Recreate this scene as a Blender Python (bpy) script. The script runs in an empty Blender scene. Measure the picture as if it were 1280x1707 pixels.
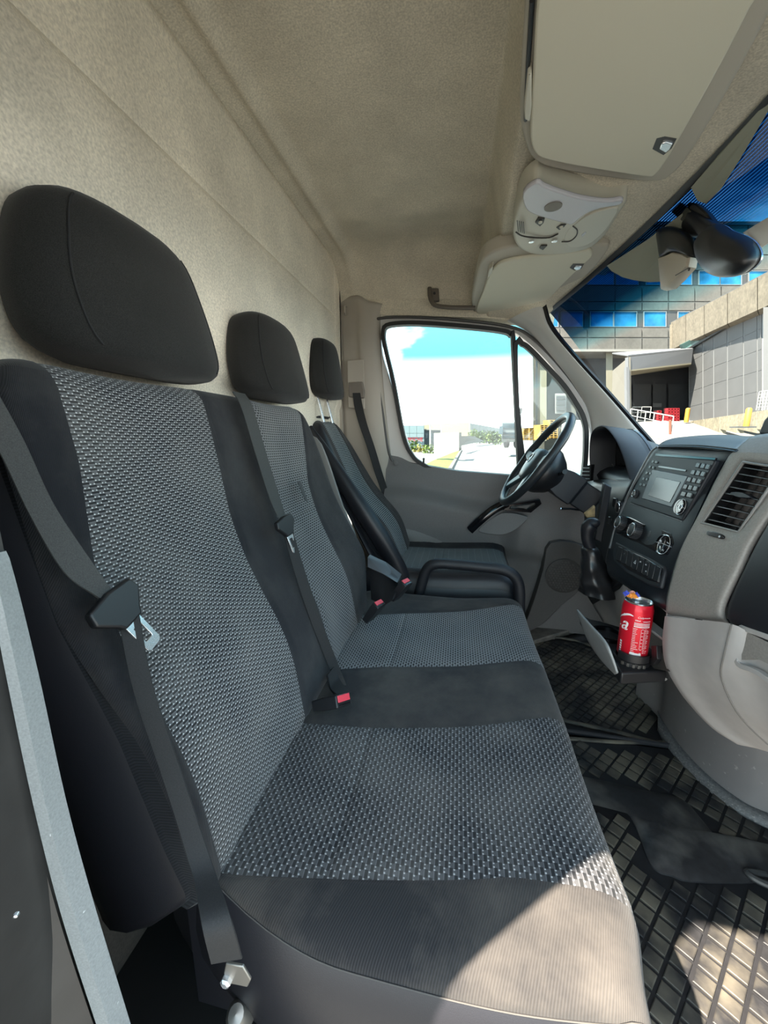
import bpy, math, random
from mathutils import Vector, Matrix
random.seed(7)
SC = bpy.context.scene
COL = SC.collection
# ---------------------------------------------------------------- camera
F = 640.0; CU, CV = 640.0, 853.5; VPU, VPV = 766.0, 728.0
CAM = Vector((0, 0, 1.0))
PITCH = math.atan((CV - VPV) / F); YAW = math.atan((VPU - CU) / F * math.cos(PITCH))
cd = bpy.data.cameras.new('camera'); cam = bpy.data.objects.new('camera', cd); COL.objects.link(cam)
cam.location = CAM; cam.rotation_euler = (math.pi/2 - PITCH, 0, YAW)
cd.sensor_fit = 'VERTICAL'; cd.sensor_height = 36.0; cd.lens = F / 1707 * 36.0; cd.clip_start = 0.01; cd.clip_end = 500
SC.camera = cam
# ---------------------------------------------------------------- view, sky, sun
SC.view_settings.view_transform = 'Standard'; SC.view_settings.look = 'None'
SC.view_settings.gamma = 1.0; SC.view_settings.use_curve_mapping = False
SC.view_settings.exposure = 1.7
SKY_STRENGTH = 2.3; SUN_STRENGTH = 12
w = bpy.data.worlds.new('sky'); SC.world = w; w.use_nodes = True
nt = w.node_tree; nt.nodes.clear()
def N(t, kind, **kw):
    n = t.nodes.new(kind)
    for k, v in kw.items():
        if k.startswith('i_'): n.inputs[k[2:].replace('_', ' ')].default_value = v
        else: setattr(n, k, v)
    return n
tc = N(nt, 'ShaderNodeTexCoord'); sx = N(nt, 'ShaderNodeSeparateXYZ'); nt.links.new(tc.outputs['Generated'], sx.inputs[0])
rp = N(nt, 'ShaderNodeValToRGB'); nt.links.new(sx.outputs['Z'], rp.inputs[0])
el = rp.color_ramp.elements
el[0].position = 0.0; el[0].color = (.86, .86, .84, 1)
el[1].position = .9; el[1].color = (.30, .44, .60, 1)
e = el.new(.12); e.color = (.80, .86, .86, 1)
e = el.new(.19); e.color = (.055, .22, .27, 1)
e = el.new(.5); e.color = (.12, .26, .36, 1)
nz = N(nt, 'ShaderNodeTexNoise'); nz.inputs['Scale'].default_value = 2.2; nz.inputs['Detail'].default_value = 6
mp = N(nt, 'ShaderNodeMapping'); mp.inputs['Scale'].default_value = (1, 1, 2.4); mp.inputs['Location'].default_value = (5.1, 2, 1)
nt.links.new(tc.outputs['Generated'], mp.inputs[0]); nt.links.new(mp.outputs[0], nz.inputs['Vector'])
cr = N(nt, 'ShaderNodeValToRGB'); nt.links.new(nz.outputs['Fac'], cr.inputs[0])
cr.color_ramp.elements[0].position = .53; cr.color_ramp.elements[1].position = .66
mx = N(nt, 'ShaderNodeMix', data_type='RGBA'); nt.links.new(cr.outputs[0], mx.inputs[0])
nt.links.new(rp.outputs[0], mx.inputs[6]); mx.inputs[7].default_value = (1, .97, .92, 1)
bg = N(nt, 'ShaderNodeBackground'); bg.inputs['Strength'].default_value = SKY_STRENGTH
nt.links.new(mx.outputs[2], bg.inputs['Color'])
wo = N(nt, 'ShaderNodeOutputWorld'); nt.links.new(bg.outputs[0], wo.inputs[0])
SUN_DIR = Vector((.447, .356, -.819))
sl = bpy.data.lights.new('sun', 'SUN'); sl.energy = SUN_STRENGTH; sl.angle = math.radians(.6); sl.color = (1, .89, .74)
so = bpy.data.objects.new('sun', sl); COL.objects.link(so); so.location = (-3, -3, 8)
so.rotation_euler = SUN_DIR.to_track_quat('-Z', 'Y').to_euler()
# ---------------------------------------------------------------- pixel measurements of the 1280x1707 photograph -> real points
FW = Vector((-math.sin(YAW)*math.cos(PITCH), math.cos(YAW)*math.cos(PITCH), -math.sin(PITCH)))
RT = Vector((math.cos(YAW), math.sin(YAW), 0)); UPV = RT.cross(FW)
def ray(u, v): return FW + RT*((u-CU)/F) - UPV*((v-CV)/F)
def P(u, v, X=None, Y=None, Z=None, pl=None):
    d = ray(u, v)
    if pl is not None:
        n = Vector(pl[0]); t = (pl[1] - n.dot(CAM)) / n.dot(d)
    elif X is not None: t = (X - CAM.x)/d.x
    elif Y is not None: t = (Y - CAM.y)/d.y
    else: t = (Z - CAM.z)/d.z
    return CAM + d*t
def lerp(a, b, t): return a + (b-a)*t
def sstep(a, b, x):
    t = max(0., min(1., (x-a)/(b-a))); return t*t*(3-2*t)
def table(tb, x):           # piecewise linear lookup
    if x <= tb[0][0]: return tb[0][1]
    for (a, p), (b, q) in zip(tb, tb[1:]):
        if x <= b: return lerp(p, q, (x-a)/(b-a))
    return tb[-1][1]
def catmull(pts, n, closed=False):
    pts = [Vector(p) for p in pts]; m = len(pts); out = []
    rng = range(m) if closed else range(m-1)
    for i in rng:
        if closed: a, b, c, d = pts[(i-1) % m], pts[i], pts[(i+1) % m], pts[(i+2) % m]
        else:
            b, c = pts[i], pts[i+1]
            a = pts[i-1] if i else b*2 - c
            d = pts[i+2] if i+2 < m else c*2 - b
        for k in range(n):
            t = k/n
            out.append(.5*((2*b) + (c-a)*t + (2*a-5*b+4*c-d)*t*t + (3*b-a-3*c+d)*t**3))
    if not closed: out.append(pts[-1])
    return out
# ---------------------------------------------------------------- materials
MATS = {}
def mat(name, col, rough=.6, metal=0., spec=.5, noise=None, bump=None, emit=None, trans=None, coat=0., sheen=0., dirt=None):
    if name in MATS: return MATS[name]
    m = bpy.data.materials.new(name); m.use_nodes = True; t = m.node_tree
    b = t.nodes['Principled BSDF']
    b.inputs['Base Color'].default_value = (*col, 1); b.inputs['Roughness'].default_value = rough
    b.inputs['Metallic'].default_value = metal; b.inputs['Specular IOR Level'].default_value = spec
    if coat: b.inputs['Coat Weight'].default_value = coat; b.inputs['Coat Roughness'].default_value = .1
    if sheen: b.inputs['Sheen Weight'].default_value = sheen; b.inputs['Sheen Roughness'].default_value = .5
    tc = t.nodes.new('ShaderNodeTexCoord'); co = tc.outputs['Object']
    if noise:
        sc, amt = noise[0], noise[1]
        n = N(t, 'ShaderNodeTexNoise'); n.inputs['Scale'].default_value = sc; n.inputs['Detail'].default_value = 5
        t.links.new(co, n.inputs['Vector'])
        hs = N(t, 'ShaderNodeMapRange'); hs.inputs['To Min'].default_value = 1-amt; hs.inputs['To Max'].default_value = 1+amt
        hs.inputs['From Min'].default_value = .3; hs.inputs['From Max'].default_value = .7
        t.links.new(n.outputs['Fac'], hs.inputs['Value'])
        fac = hs.outputs[0]
        if len(noise) > 2:
            n2 = N(t, 'ShaderNodeTexNoise'); n2.inputs['Scale'].default_value = noise[2]; n2.inputs['Detail'].default_value = 3
            t.links.new(co, n2.inputs['Vector'])
            h2 = N(t, 'ShaderNodeMapRange'); h2.inputs['To Min'].default_value = 1-noise[3]; h2.inputs['To Max'].default_value = 1+noise[3]
            h2.inputs['From Min'].default_value = .3; h2.inputs['From Max'].default_value = .7
            t.links.new(n2.outputs['Fac'], h2.inputs['Value'])
            mu = N(t, 'ShaderNodeMath', operation='MULTIPLY'); t.links.new(fac, mu.inputs[0]); t.links.new(h2.outputs[0], mu.inputs[1]); fac = mu.outputs[0]
        vm = N(t, 'ShaderNodeVectorMath', operation='SCALE'); vm.inputs[0].default_value = col; t.links.new(fac, vm.inputs['Scale'])
        src = vm.outputs[0]
        if dirt:
            n3 = N(t, 'ShaderNodeTexNoise'); n3.inputs['Scale'].default_value = dirt[1]; n3.inputs['Detail'].default_value = 6
            t.links.new(co, n3.inputs['Vector'])
            r3 = N(t, 'ShaderNodeMapRange'); r3.inputs['From Min'].default_value = dirt[2]; r3.inputs['From Max'].default_value = dirt[3]; r3.inputs['To Max'].default_value = dirt[4]
            t.links.new(n3.outputs['Fac'], r3.inputs['Value'])
            mm = N(t, 'ShaderNodeMix', data_type='RGBA'); t.links.new(r3.outputs[0], mm.inputs[0]); t.links.new(src, mm.inputs[6]); mm.inputs[7].default_value = (*dirt[0], 1)
            src = mm.outputs[2]
        t.links.new(src, b.inputs['Base Color'])
    if bump:
        n = N(t, 'ShaderNodeTexNoise'); n.inputs['Scale'].default_value = bump[0]; n.inputs['Detail'].default_value = 3
        t.links.new(co, n.inputs['Vector'])
        bp = N(t, 'ShaderNodeBump'); bp.inputs['Strength'].default_value = bump[1]; bp.inputs['Distance'].default_value = bump[2]
        t.links.new(n.outputs['Fac'], bp.inputs['Height']); t.links.new(bp.outputs[0], b.inputs['Normal'])
    if emit: b.inputs['Emission Color'].default_value = (*emit[0], 1); b.inputs['Emission Strength'].default_value = emit[1]
    MATS[name] = m; return m
def weave_mat(name, dark, mid, light, pu, pv, dash=.58, dots=1., sheen=.1):
    """woven seat cloth: dark dashes laid like bricks with light stitches at their ends; UV in metres"""
    m = bpy.data.materials.new(name); m.use_nodes = True; t = m.node_tree; b = t.nodes['Principled BSDF']
    b.inputs['Roughness'].default_value = .9; b.inputs['Specular IOR Level'].default_value = .15; b.inputs['Sheen Weight'].default_value = sheen
    uv = N(t, 'ShaderNodeUVMap'); s = N(t, 'ShaderNodeSeparateXYZ'); t.links.new(uv.outputs[0], s.inputs[0])
    def M_(op, a, b_=None, c=None):
        n = N(t, 'ShaderNodeMath', operation=op)
        for i, x in enumerate((a, b_, c)):
            if x is None: continue
            if isinstance(x, (int, float)): n.inputs[i].default_value = x
            else: t.links.new(x, n.inputs[i])
        return n.outputs[0]
    v = M_('DIVIDE', s.outputs['Y'], pv); row = M_('FLOOR', v); fv = M_('FRACT', v)
    par = M_('MULTIPLY', M_('FRACT', M_('MULTIPLY', row, .5)), 1.0)
    u = M_('ADD', M_('DIVIDE', s.outputs['X'], pu), par); fu = M_('FRACT', u)
    inu = M_('LESS_THAN', fu, dash); inv = M_('MULTIPLY', M_('GREATER_THAN', fv, .22), M_('LESS_THAN', fv, .86))
    isd = M_('MULTIPLY', inu, inv)
    d1 = M_('LESS_THAN', M_('ABSOLUTE', M_('SUBTRACT', fu, dash+.06)), .058)
    d2 = M_('LESS_THAN', M_('ABSOLUTE', M_('SUBTRACT', fu, .94)), .05)
    dot = M_('MULTIPLY', M_('MULTIPLY', M_('MAXIMUM', d1, d2), M_('LESS_THAN', M_('ABSOLUTE', M_('SUBTRACT', fv, .17)), .17)), dots)
    m1 = N(t, 'ShaderNodeMix', data_type='RGBA'); t.links.new(isd, m1.inputs[0]); m1.inputs[6].default_value = (*mid, 1); m1.inputs[7].default_value = (*dark, 1)
    ln = M_('MULTIPLY', M_('LESS_THAN', fv, .20), .75*min(1., dots*2+.0))
    m1b = N(t, 'ShaderNodeMix', data_type='RGBA'); t.links.new(ln, m1b.inputs[0]); t.links.new(m1.outputs[2], m1b.inputs[6]); m1b.inputs[7].default_value = (*[min(1, c*1.7) for c in mid], 1); m1 = m1b
    m2 = N(t, 'ShaderNodeMix', data_type='RGBA'); t.links.new(dot, m2.inputs[0]); t.links.new(m1.outputs[2], m2.inputs[6]); m2.inputs[7].default_value = (*light, 1)
    nz = N(t, 'ShaderNodeTexNoise'); nz.inputs['Scale'].default_value = 9; nz.inputs['Detail'].default_value = 4
    tc = N(t, 'ShaderNodeTexCoord'); t.links.new(tc.outputs['Object'], nz.inputs['Vector'])
    r = N(t, 'ShaderNodeMapRange'); r.inputs['From Min'].default_value = .35; r.inputs['From Max'].default_value = .7; r.inputs['To Min'].default_value = .0; r.inputs['To Max'].default_value = .10
    t.links.new(nz.outputs['Fac'], r.inputs['Value'])
    m3 = N(t, 'ShaderNodeMix', data_type='RGBA'); t.links.new(r.outputs[0], m3.inputs[0]); t.links.new(m2.outputs[2], m3.inputs[6]); m3.inputs[7].default_value = (.42, .39, .35, 1)
    t.links.new(m3.outputs[2], b.inputs['Base Color'])
    bp = N(t, 'ShaderNodeBump'); bp.inputs['Strength'].default_value = .3; bp.inputs['Distance'].default_value = .0008
    h = M_('ADD', M_('SUBTRACT', 1.0, isd), dot); t.links.new(h, bp.inputs['Height']); t.links.new(bp.outputs[0], b.inputs['Normal'])
    MATS[name] = m; return m
def rib_mat(name, col, dust, pitch=.0016, angle=0., amount=.12, nscale=7):
    """plain ribbed seat cloth: fine ridges, some dust caught in the pile"""
    m = bpy.data.materials.new(name); m.use_nodes = True; t = m.node_tree; b = t.nodes['Principled BSDF']
    b.inputs['Roughness'].default_value = .92; b.inputs['Specular IOR Level'].default_value = .15; b.inputs['Sheen Weight'].default_value = .12
    uv = N(t, 'ShaderNodeUVMap'); mp = N(t, 'ShaderNodeMapping'); mp.inputs['Rotation'].default_value = (0, 0, angle); mp.inputs['Scale'].default_value = (1/pitch,)*3
    t.links.new(uv.outputs[0], mp.inputs[0])
    wv = N(t, 'ShaderNodeTexWave'); wv.inputs['Scale'].default_value = .31; wv.inputs['Distortion'].default_value = .4; t.links.new(mp.outputs[0], wv.inputs['Vector'])
    nz = N(t, 'ShaderNodeTexNoise'); nz.inputs['Scale'].default_value = nscale; nz.inputs['Detail'].default_value = 6; nz.inputs['Roughness'].default_value = .65
    tc = N(t, 'ShaderNodeTexCoord'); t.links.new(tc.outputs['Object'], nz.inputs['Vector'])
    r = N(t, 'ShaderNodeMapRange'); r.inputs['From Min'].default_value = .4; r.inputs['From Max'].default_value = .75; r.inputs['To Max'].default_value = amount
    t.links.new(nz.outputs['Fac'], r.inputs['Value'])
    m1 = N(t, 'ShaderNodeMix', data_type='RGBA'); t.links.new(wv.outputs['Fac'], m1.inputs[0]); m1.inputs[6].default_value = (*[c*.7 for c in col], 1); m1.inputs[7].default_value = (*[c*1.4 for c in col], 1)
    m2 = N(t, 'ShaderNodeMix', data_type='RGBA'); t.links.new(r.outputs[0], m2.inputs[0]); t.links.new(m1.outputs[2], m2.inputs[6]); m2.inputs[7].default_value = (*dust, 1)
    t.links.new(m2.outputs[2], b.inputs['Base Color'])
    bp = N(t, 'ShaderNodeBump'); bp.inputs['Strength'].default_value = .35; bp.inputs['Distance'].default_value = .0008
    t.links.new(wv.outputs['Fac'], bp.inputs['Height']); t.links.new(bp.outputs[0], b.inputs['Normal'])
    MATS[name] = m; return m
def glass_mat(name, tint, gloss=.07, band=None):
    m = bpy.data.materials.new(name); m.use_nodes = True; t = m.node_tree; t.nodes.clear()
    tr = N(t, 'ShaderNodeBsdfTransparent'); tr.inputs[0].default_value = (*tint, 1)
    if band:     # sun-shade band printed along the top edge of the pane: follows the pane's own V coordinate
        uv = N(t, 'ShaderNodeUVMap'); s = N(t, 'ShaderNodeSeparateXYZ'); t.links.new(uv.outputs[0], s.inputs[0])
        c = N(t, 'ShaderNodeValToRGB'); t.links.new(s.outputs['Y'], c.inputs[0]); e = c.color_ramp.elements
        e[0].position = 0; e[0].color = (*band[0][1], 1); e[1].position = 1.; e[1].color = (*band[-1][1], 1)
        for p, q in band[1:-1]: x = e.new(p); x.color = (*q, 1)
        wv = N(t, 'ShaderNodeMath', operation='MULTIPLY'); wv.inputs[1].default_value = 150; t.links.new(s.outputs['Y'], wv.inputs[0])
        fr_ = N(t, 'ShaderNodeMath', operation='FRACT'); t.links.new(wv.outputs[0], fr_.inputs[0])
        gt = N(t, 'ShaderNodeMath', operation='GREATER_THAN'); gt.inputs[1].default_value = .72; t.links.new(fr_.outputs[0], gt.inputs[0])
        lt = N(t, 'ShaderNodeMath', operation='LESS_THAN'); lt.inputs[1].default_value = .21; t.links.new(s.outputs['Y'], lt.inputs[0])
        an = N(t, 'ShaderNodeMath', operation='MULTIPLY'); t.links.new(gt.outputs[0], an.inputs[0]); t.links.new(lt.outputs[0], an.inputs[1])
        hf = N(t, 'ShaderNodeMath', operation='MULTIPLY'); hf.inputs[1].default_value = .55; t.links.new(an.outputs[0], hf.inputs[0])
        ml = N(t, 'ShaderNodeMix', data_type='RGBA'); t.links.new(hf.outputs[0], ml.inputs[0]); t.links.new(c.outputs[0], ml.inputs[6]); ml.inputs[7].default_value = (.02, .09, .22, 1)
        t.links.new(ml.outputs[2], tr.inputs[0])
    g = N(t, 'ShaderNodeBsdfGlossy'); g.inputs['Roughness'].default_value = .02; g.inputs['Color'].default_value = (1, 1, 1, 1)
    fr = N(t, 'ShaderNodeFresnel'); fr.inputs[0].default_value = 1.35
    mi = N(t, 'ShaderNodeMixShader'); t.links.new(fr.outputs[0], mi.inputs[0]); t.links.new(tr.outputs[0], mi.inputs[1]); t.links.new(g.outputs[0], mi.inputs[2])
    o = N(t, 'ShaderNodeOutputMaterial'); t.links.new(mi.outputs[0], o.inputs[0])
    MATS[name] = m; return m
# ---------------------------------------------------------------- objects
def tag(o, label=None, cat=None, group=None, kind=None):
    if label: o['label'] = label
    if cat: o['category'] = cat
    if group: o['group'] = group
    if kind: o['kind'] = kind
    return o
def thing(name, loc, label=None, cat=None, group=None, kind=None):
    o = bpy.data.objects.new(name, None); COL.objects.link(o); o.location = loc; o.empty_display_size = .05
    return tag(o, label, cat, group, kind)
def wloc(o):
    v = Vector(o.location)
    while o.parent: o = o.parent; v += Vector(o.location)
    return v
class G:
    def __init__(s): s.v = []; s.f = []; s.m = []; s.uv = []
    def add(s, vs, fs, mi=0, uv=None):
        k = len(s.v); s.v += [Vector(p) for p in vs]
        s.uv += (uv if uv else [(p[0], p[1]) for p in vs])
        s.f += [tuple(k+i for i in f) for f in fs]
        s.m += (mi if isinstance(mi, list) else [mi]*len(fs)); return s
    def box(s, c, size, R=None, mi=0):
        c = Vector(c); h = [x/2 for x in size]; vs = []
        for x in (-1, 1):
            for y in (-1, 1):
                for z in (-1, 1):
                    q = Vector((x*h[0], y*h[1], z*h[2])); vs.append(c + (R @ q if R else q))
        return s.add(vs, [(0,1,3,2),(4,6,7,5),(0,4,5,1),(2,3,7,6),(0,2,6,4),(1,5,7,3)], mi)
    def prism(s, poly, vec, mi=0):
        poly = [Vector(p) for p in poly]; vec = Vector(vec); n = len(poly)
        return s.add(poly + [p+vec for p in poly], [tuple(range(n))[::-1], tuple(range(n, 2*n))] + [(i, (i+1) % n, n+(i+1) % n, n+i) for i in range(n)], mi)
    def frame(s, outer, inner, vec, mi=0):
        n = len(outer); o = [Vector(p) for p in outer]; i_ = [Vector(p) for p in inner]; vec = Vector(vec)
        vs = o + i_ + [p+vec for p in o] + [p+vec for p in i_]; fs = []
        for k in range(n):
            j = (k+1) % n
            fs += [(k, j, n+j, n+k), (2*n+k, 3*n+k, 3*n+j, 2*n+j), (k, 2*n+k, 2*n+j, j), (n+k, n+j, 3*n+j, 3*n+k)]
        return s.add(vs, fs, mi)
    def tube(s, pts, r, n=12, closed=False, cap=True, mi=0, flat=1., up=None):
        pts = [Vector(p) for p in pts]; m = len(pts); vs = []; prev = None
        for i, p in enumerate(pts):
            a = pts[(i-1) % m] if (closed or i) else p; b = pts[(i+1) % m] if (closed or i < m-1) else p
            t = (b-a).normalized()
            if prev is None:
                q = Vector(up) if up else (Vector((0, 0, 1)) if abs(t.z) < .9 else Vector((1, 0, 0)))
            else: q = prev
            x = (q - t*q.dot(t)).normalized(); y = t.cross(x); prev = x
            rr = r[i] if isinstance(r, (list, tuple)) else r
            for k in range(n):
                an = 2*math.pi*k/n; vs.append(p + x*math.cos(an)*rr + y*math.sin(an)*rr*flat)
        fs = []
        for i in range(m if closed else m-1):
            j = (i+1) % m
            for k in range(n):
                l = (k+1) % n; fs.append((i*n+k, i*n+l, j*n+l, j*n+k))
        if cap and not closed: fs += [tuple(range(n))[::-1], tuple(range((m-1)*n, m*n))]
        return s.add(vs, fs, mi)
    def lathe(s, prof, c, ax=(0,0,1), n=24, mi=0, cap=True):
        ax = Vector(ax).normalized(); q = Vector((1,0,0)) if abs(ax.x) < .9 else Vector((0,1,0))
        x = (q-ax*q.dot(ax)).normalized(); y = ax.cross(x); c = Vector(c); vs = []
        for r, h in prof:
            for k in range(n):
                a = 2*math.pi*k/n; vs.append(c + ax*h + (x*math.cos(a)+y*math.sin(a))*r)
        fs = []
        mis = []
        for i in range(len(prof)-1):
            for k in range(n):
                l = (k+1) % n; fs.append((i*n+k, i*n+l, (i+1)*n+l, (i+1)*n+k)); mis.append(mi[i] if isinstance(mi, list) else mi)
        if cap:
            fs += [tuple(range(n))[::-1], tuple(range((len(prof)-1)*n, len(prof)*n))]; mis += [mis[0], mis[-1]]
        uv = [(k/n, h) for r, h in prof for k in range(n)]
        return s.add(vs, fs, mis, uv)
    def grid(s, rows, mi=0, closed=False, uvs=None, caps=False):
        m = len(rows); n = len(rows[0]); vs = [p for r in rows for p in r]; fs = []; ms = []
        for i in range(m-1):
            for j in range(n if closed else n-1):
                l = (j+1) % n; fs.append((i*n+j, i*n+l, (i+1)*n+l, (i+1)*n+j))
                ms.append(mi(i, j) if callable(mi) else mi)
        if caps:
            fs += [tuple(range(n))[::-1], tuple(range((m-1)*n, m*n))]; ms += [ms[0], ms[-1]]
        return s.add(vs, fs, ms, uvs if uvs else [(j*.01, i*.01) for i in range(m) for j in range(n)])
    def build(s, name, mats, parent=None, label=None, cat=None, group=None, kind=None, smooth=True, ang=38, bevel=0, seg=2, solid=0, off=-1, sub=0):
        if not isinstance(mats, (list, tuple)): mats = [mats]
        if parent is not None: org = wloc(parent)
        else:
            lo = [min(p[i] for p in s.v) for i in range(3)]; hi = [max(p[i] for p in s.v) for i in range(3)]
            org = Vector(((lo[0]+hi[0])/2, (lo[1]+hi[1])/2, lo[2]))
        me = bpy.data.meshes.new(name); me.from_pydata([p-org for p in s.v], [], s.f)
        for x in mats: me.materials.append(x)
        me.polygons.foreach_set('material_index', s.m)
        ul = me.uv_layers.new(name='UVMap')
        for lp in me.loops: ul.data[lp.index].uv = s.uv[lp.vertex_index]
        me.validate(); me.update()
        if smooth:
            me.polygons.foreach_set('use_smooth', [True]*len(me.polygons)); me.set_sharp_from_angle(angle=math.radians(ang))
        o = bpy.data.objects.new(name, me); COL.objects.link(o)
        if parent is not None: o.parent = parent
        else: o.location = org
        if bevel:
            b = o.modifiers.new('bevel', 'BEVEL'); b.width = bevel; b.segments = seg; b.limit_method = 'ANGLE'; b.angle_limit = math.radians(40)
        if solid: b = o.modifiers.new('solid', 'SOLIDIFY'); b.thickness = solid; b.offset = off
        if sub: b = o.modifiers.new('sub', 'SUBSURF'); b.levels = sub; b.render_levels = sub
        return tag(o, label, cat, group, kind)
def dup(root, off, label=None, group=None):
    r = root.copy(); COL.objects.link(r); r.location = Vector(root.location) + Vector(off)
    if label: r['label'] = label
    if group: r['group'] = group
    for ch in list(root.children):
        c = ch.copy(); COL.objects.link(c); c.parent = r
        for g in list(ch.children):
            d = g.copy(); COL.objects.link(d); d.parent = c
    return r
def patch(rows, nu=4, nv=4):
    a = [catmull(r, nu) for r in rows]; cols = list(zip(*a)); b = [catmull(c, nv) for c in cols]
    return [list(r) for r in zip(*b)]
def inset(poly, d):          # polygon in a plane: move each point towards the inside by about d
    c = sum((Vector(p) for p in poly), Vector())/len(poly); n = len(poly); out = []
    nrm = Vector()
    for i in range(n): nrm += (Vector(poly[i])-c).cross(Vector(poly[(i+1) % n])-c)
    nrm.normalize()
    for i in range(n):
        p = Vector(poly[i]); a = (p-Vector(poly[i-1])).normalized(); b = (Vector(poly[(i+1) % n])-p).normalized()
        k = nrm.cross(a) + nrm.cross(b); k.normalize(); s = max(.5, k.dot(nrm.cross(b)))
        out.append(p + k*d/s)
    return out
def text(body, size, loc, ex, ey, m, name, parent, depth=.0004, align='CENTER', shear=0., sx=1.):
    c = bpy.data.curves.new('tmp', 'FONT'); c.body = body; c.size = size; c.extrude = depth; c.align_x = align; c.align_y = 'CENTER'; c.shear = shear
    o = bpy.data.objects.new('tmp', c); COL.objects.link(o)
    dg = bpy.context.evaluated_depsgraph_get(); me = bpy.data.meshes.new_from_object(o.evaluated_get(dg)); bpy.data.objects.remove(o)
    ex = Vector(ex).normalized(); ey = Vector(ey).normalized(); ez = ex.cross(ey); org = wloc(parent) if parent else Vector()
    for v in me.vertices:
        q = v.co; v.co = Vector(loc) + ex*q.x*sx + ey*q.y + ez*q.z - org
    me.materials.clear(); me.materials.append(m)
    r = bpy.data.objects.new(name, me); COL.objects.link(r)
    if parent: r.parent = parent
    return r
# ---------------------------------------------------------------- palette
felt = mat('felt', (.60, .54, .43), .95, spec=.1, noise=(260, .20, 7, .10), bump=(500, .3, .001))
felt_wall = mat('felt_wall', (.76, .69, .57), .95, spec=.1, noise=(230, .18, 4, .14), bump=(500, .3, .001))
black_cloth = rib_mat('black_cloth', (.014, .0145, .018), (.30, .28, .25), .0016, .5, .10)
worn_cloth = rib_mat('worn_cloth', (.020, .0195, .021), (.30, .26, .22), .0030, 1.2, .22, 5)
head_cloth = mat('head_cloth', (.018, .0175, .0165), .9, spec=.2, noise=(900, .5, 9, .15), bump=(1400, .5, .0006), sheen=.1)
knit = rib_mat('knit', (.010, .011, .014), (.2, .2, .2), .004, 1.57, .05)
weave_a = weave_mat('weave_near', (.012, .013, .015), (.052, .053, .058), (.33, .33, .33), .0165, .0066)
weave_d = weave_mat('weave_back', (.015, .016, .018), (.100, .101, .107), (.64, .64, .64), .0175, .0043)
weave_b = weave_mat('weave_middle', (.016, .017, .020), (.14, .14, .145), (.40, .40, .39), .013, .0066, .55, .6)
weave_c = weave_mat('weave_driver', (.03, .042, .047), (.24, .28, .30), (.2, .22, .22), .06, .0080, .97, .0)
vinyl = mat('black_vinyl', (.014, .014, .018), .42, spec=.45, bump=(900, .25, .0006))
black_pl = mat('black_plastic', (.012, .012, .014), .42, bump=(1200, .1, .0004))
soft_black = mat('soft_black', (.012, .0135, .018), .55, bump=(1500, .25, .0004))
gloss_black = mat('gloss_black', (.006, .006, .008), .12)
blue_black = mat('dash_black', (.010, .0135, .019), .45, bump=(1600, .2, .0004))
rubber = mat('rubber', (.014, .014, .014), .55)
grey_pl = mat('grey_plastic', (.28, .258, .238), .58, noise=(300, .12), bump=(900, .25, .0006))
light_pl = mat('light_grey_plastic', (.42, .395, .38), .55, noise=(40, .04), bump=(900, .15, .0005))
door_pl = mat('door_plastic', (.145, .14, .138), .55, noise=(350, .1), bump=(900, .2, .0006))
door_lo = mat('door_plastic_lower', (.075, .073, .073), .6, noise=(350, .1), bump=(900, .2, .0006))
pillar_pl = mat('pillar_plastic', (.56, .54, .50), .6, bump=(900, .15, .0005))
bpillar_pl = mat('b_pillar_plastic', (.40, .36, .305), .6, bump=(900, .15, .0005))
paint = mat('body_paint', (.55, .55, .54), .3, coat=.3)
visor_m = mat('visor_vinyl', (.62, .58, .46), .7, spec=.3, bump=(1500, .2, .0004))
cons_m = mat('console_plastic', (.52, .49, .40), .45)
chrome = mat('chrome', (.85, .86, .88), .25, .85)
steel = mat('dull_steel', (.30, .29, .27), .45, .9)
red_btn = mat('buckle_red', (.75, .06, .09), .4)
web = mat('belt_webbing', (.045, .045, .044), .75, noise=(900, .3), bump=(1200, .3, .0005))
web_d = mat('belt_webbing_dark', (.016, .016, .017), .8, noise=(900, .3), bump=(1200, .3, .0005))
mat_rubber = mat('mat_rubber', (.014, .014, .016), .6, noise=(60, .25, 6, .3), dirt=((.30, .26, .19), 9, .40, .72, .55), bump=(300, .2, .0006))
mat_base = mat('mat_base', (.010, .010, .012), .6, noise=(60, .2), bump=(300, .2, .0006))
# ================================================================ the van's shell (setting)
# ---- rear wall: felt covered bulkhead with a pressed-in panel
def bulk_x(y, z):
    d = 0.0
    # pressed groove: horizontal at z 1.56 bending down near y 1.87
    gy = abs(z-1.56) if y < 1.83 else 9
    if y >= 1.80 and z < 1.56: gy = min(gy, abs(y-1.865))
    if 1.80 <= y <= 1.9 and z >= 1.5: gy = min(gy, abs((y-1.80)*.9+(z-1.56)) if y <= 1.86 else 9)
    d -= .006*math.exp(-(gy/.006)**2)
    inside = sstep(1.56, 1.53, z)*sstep(1.87, 1.84, y)
    d += .010*inside + .008*sstep(1.12, 1.16, z)*inside*0
    d -= .012*sstep(1.17, 1.13, z)
    return -.62 + d
ys = sorted(set([.1+i*.02 for i in range(94)] + [1.865+i*.003 for i in range(-6, 7)] + [1.975]))
zs = sorted(set([-.02+i*.04 for i in range(29)] + [1.12+i*.01 for i in range(8)] + [1.2+.04*i for i in range(8)] + [1.56+i*.003 for i in range(-8, 9)] + [1.6+.03*i for i in range(8)]))
g = G().grid([[(bulk_x(y, z), y, z) for y in ys] for z in zs], mi=lambda i, j: 1 if zs[i] < .50 else 0)
g.build('wall_rear', [felt_wall, mat('bulkhead_carpet', (.07, .062, .055), .95, noise=(300, .2, 8, .2))], kind='structure', solid=.02, off=1)
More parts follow.
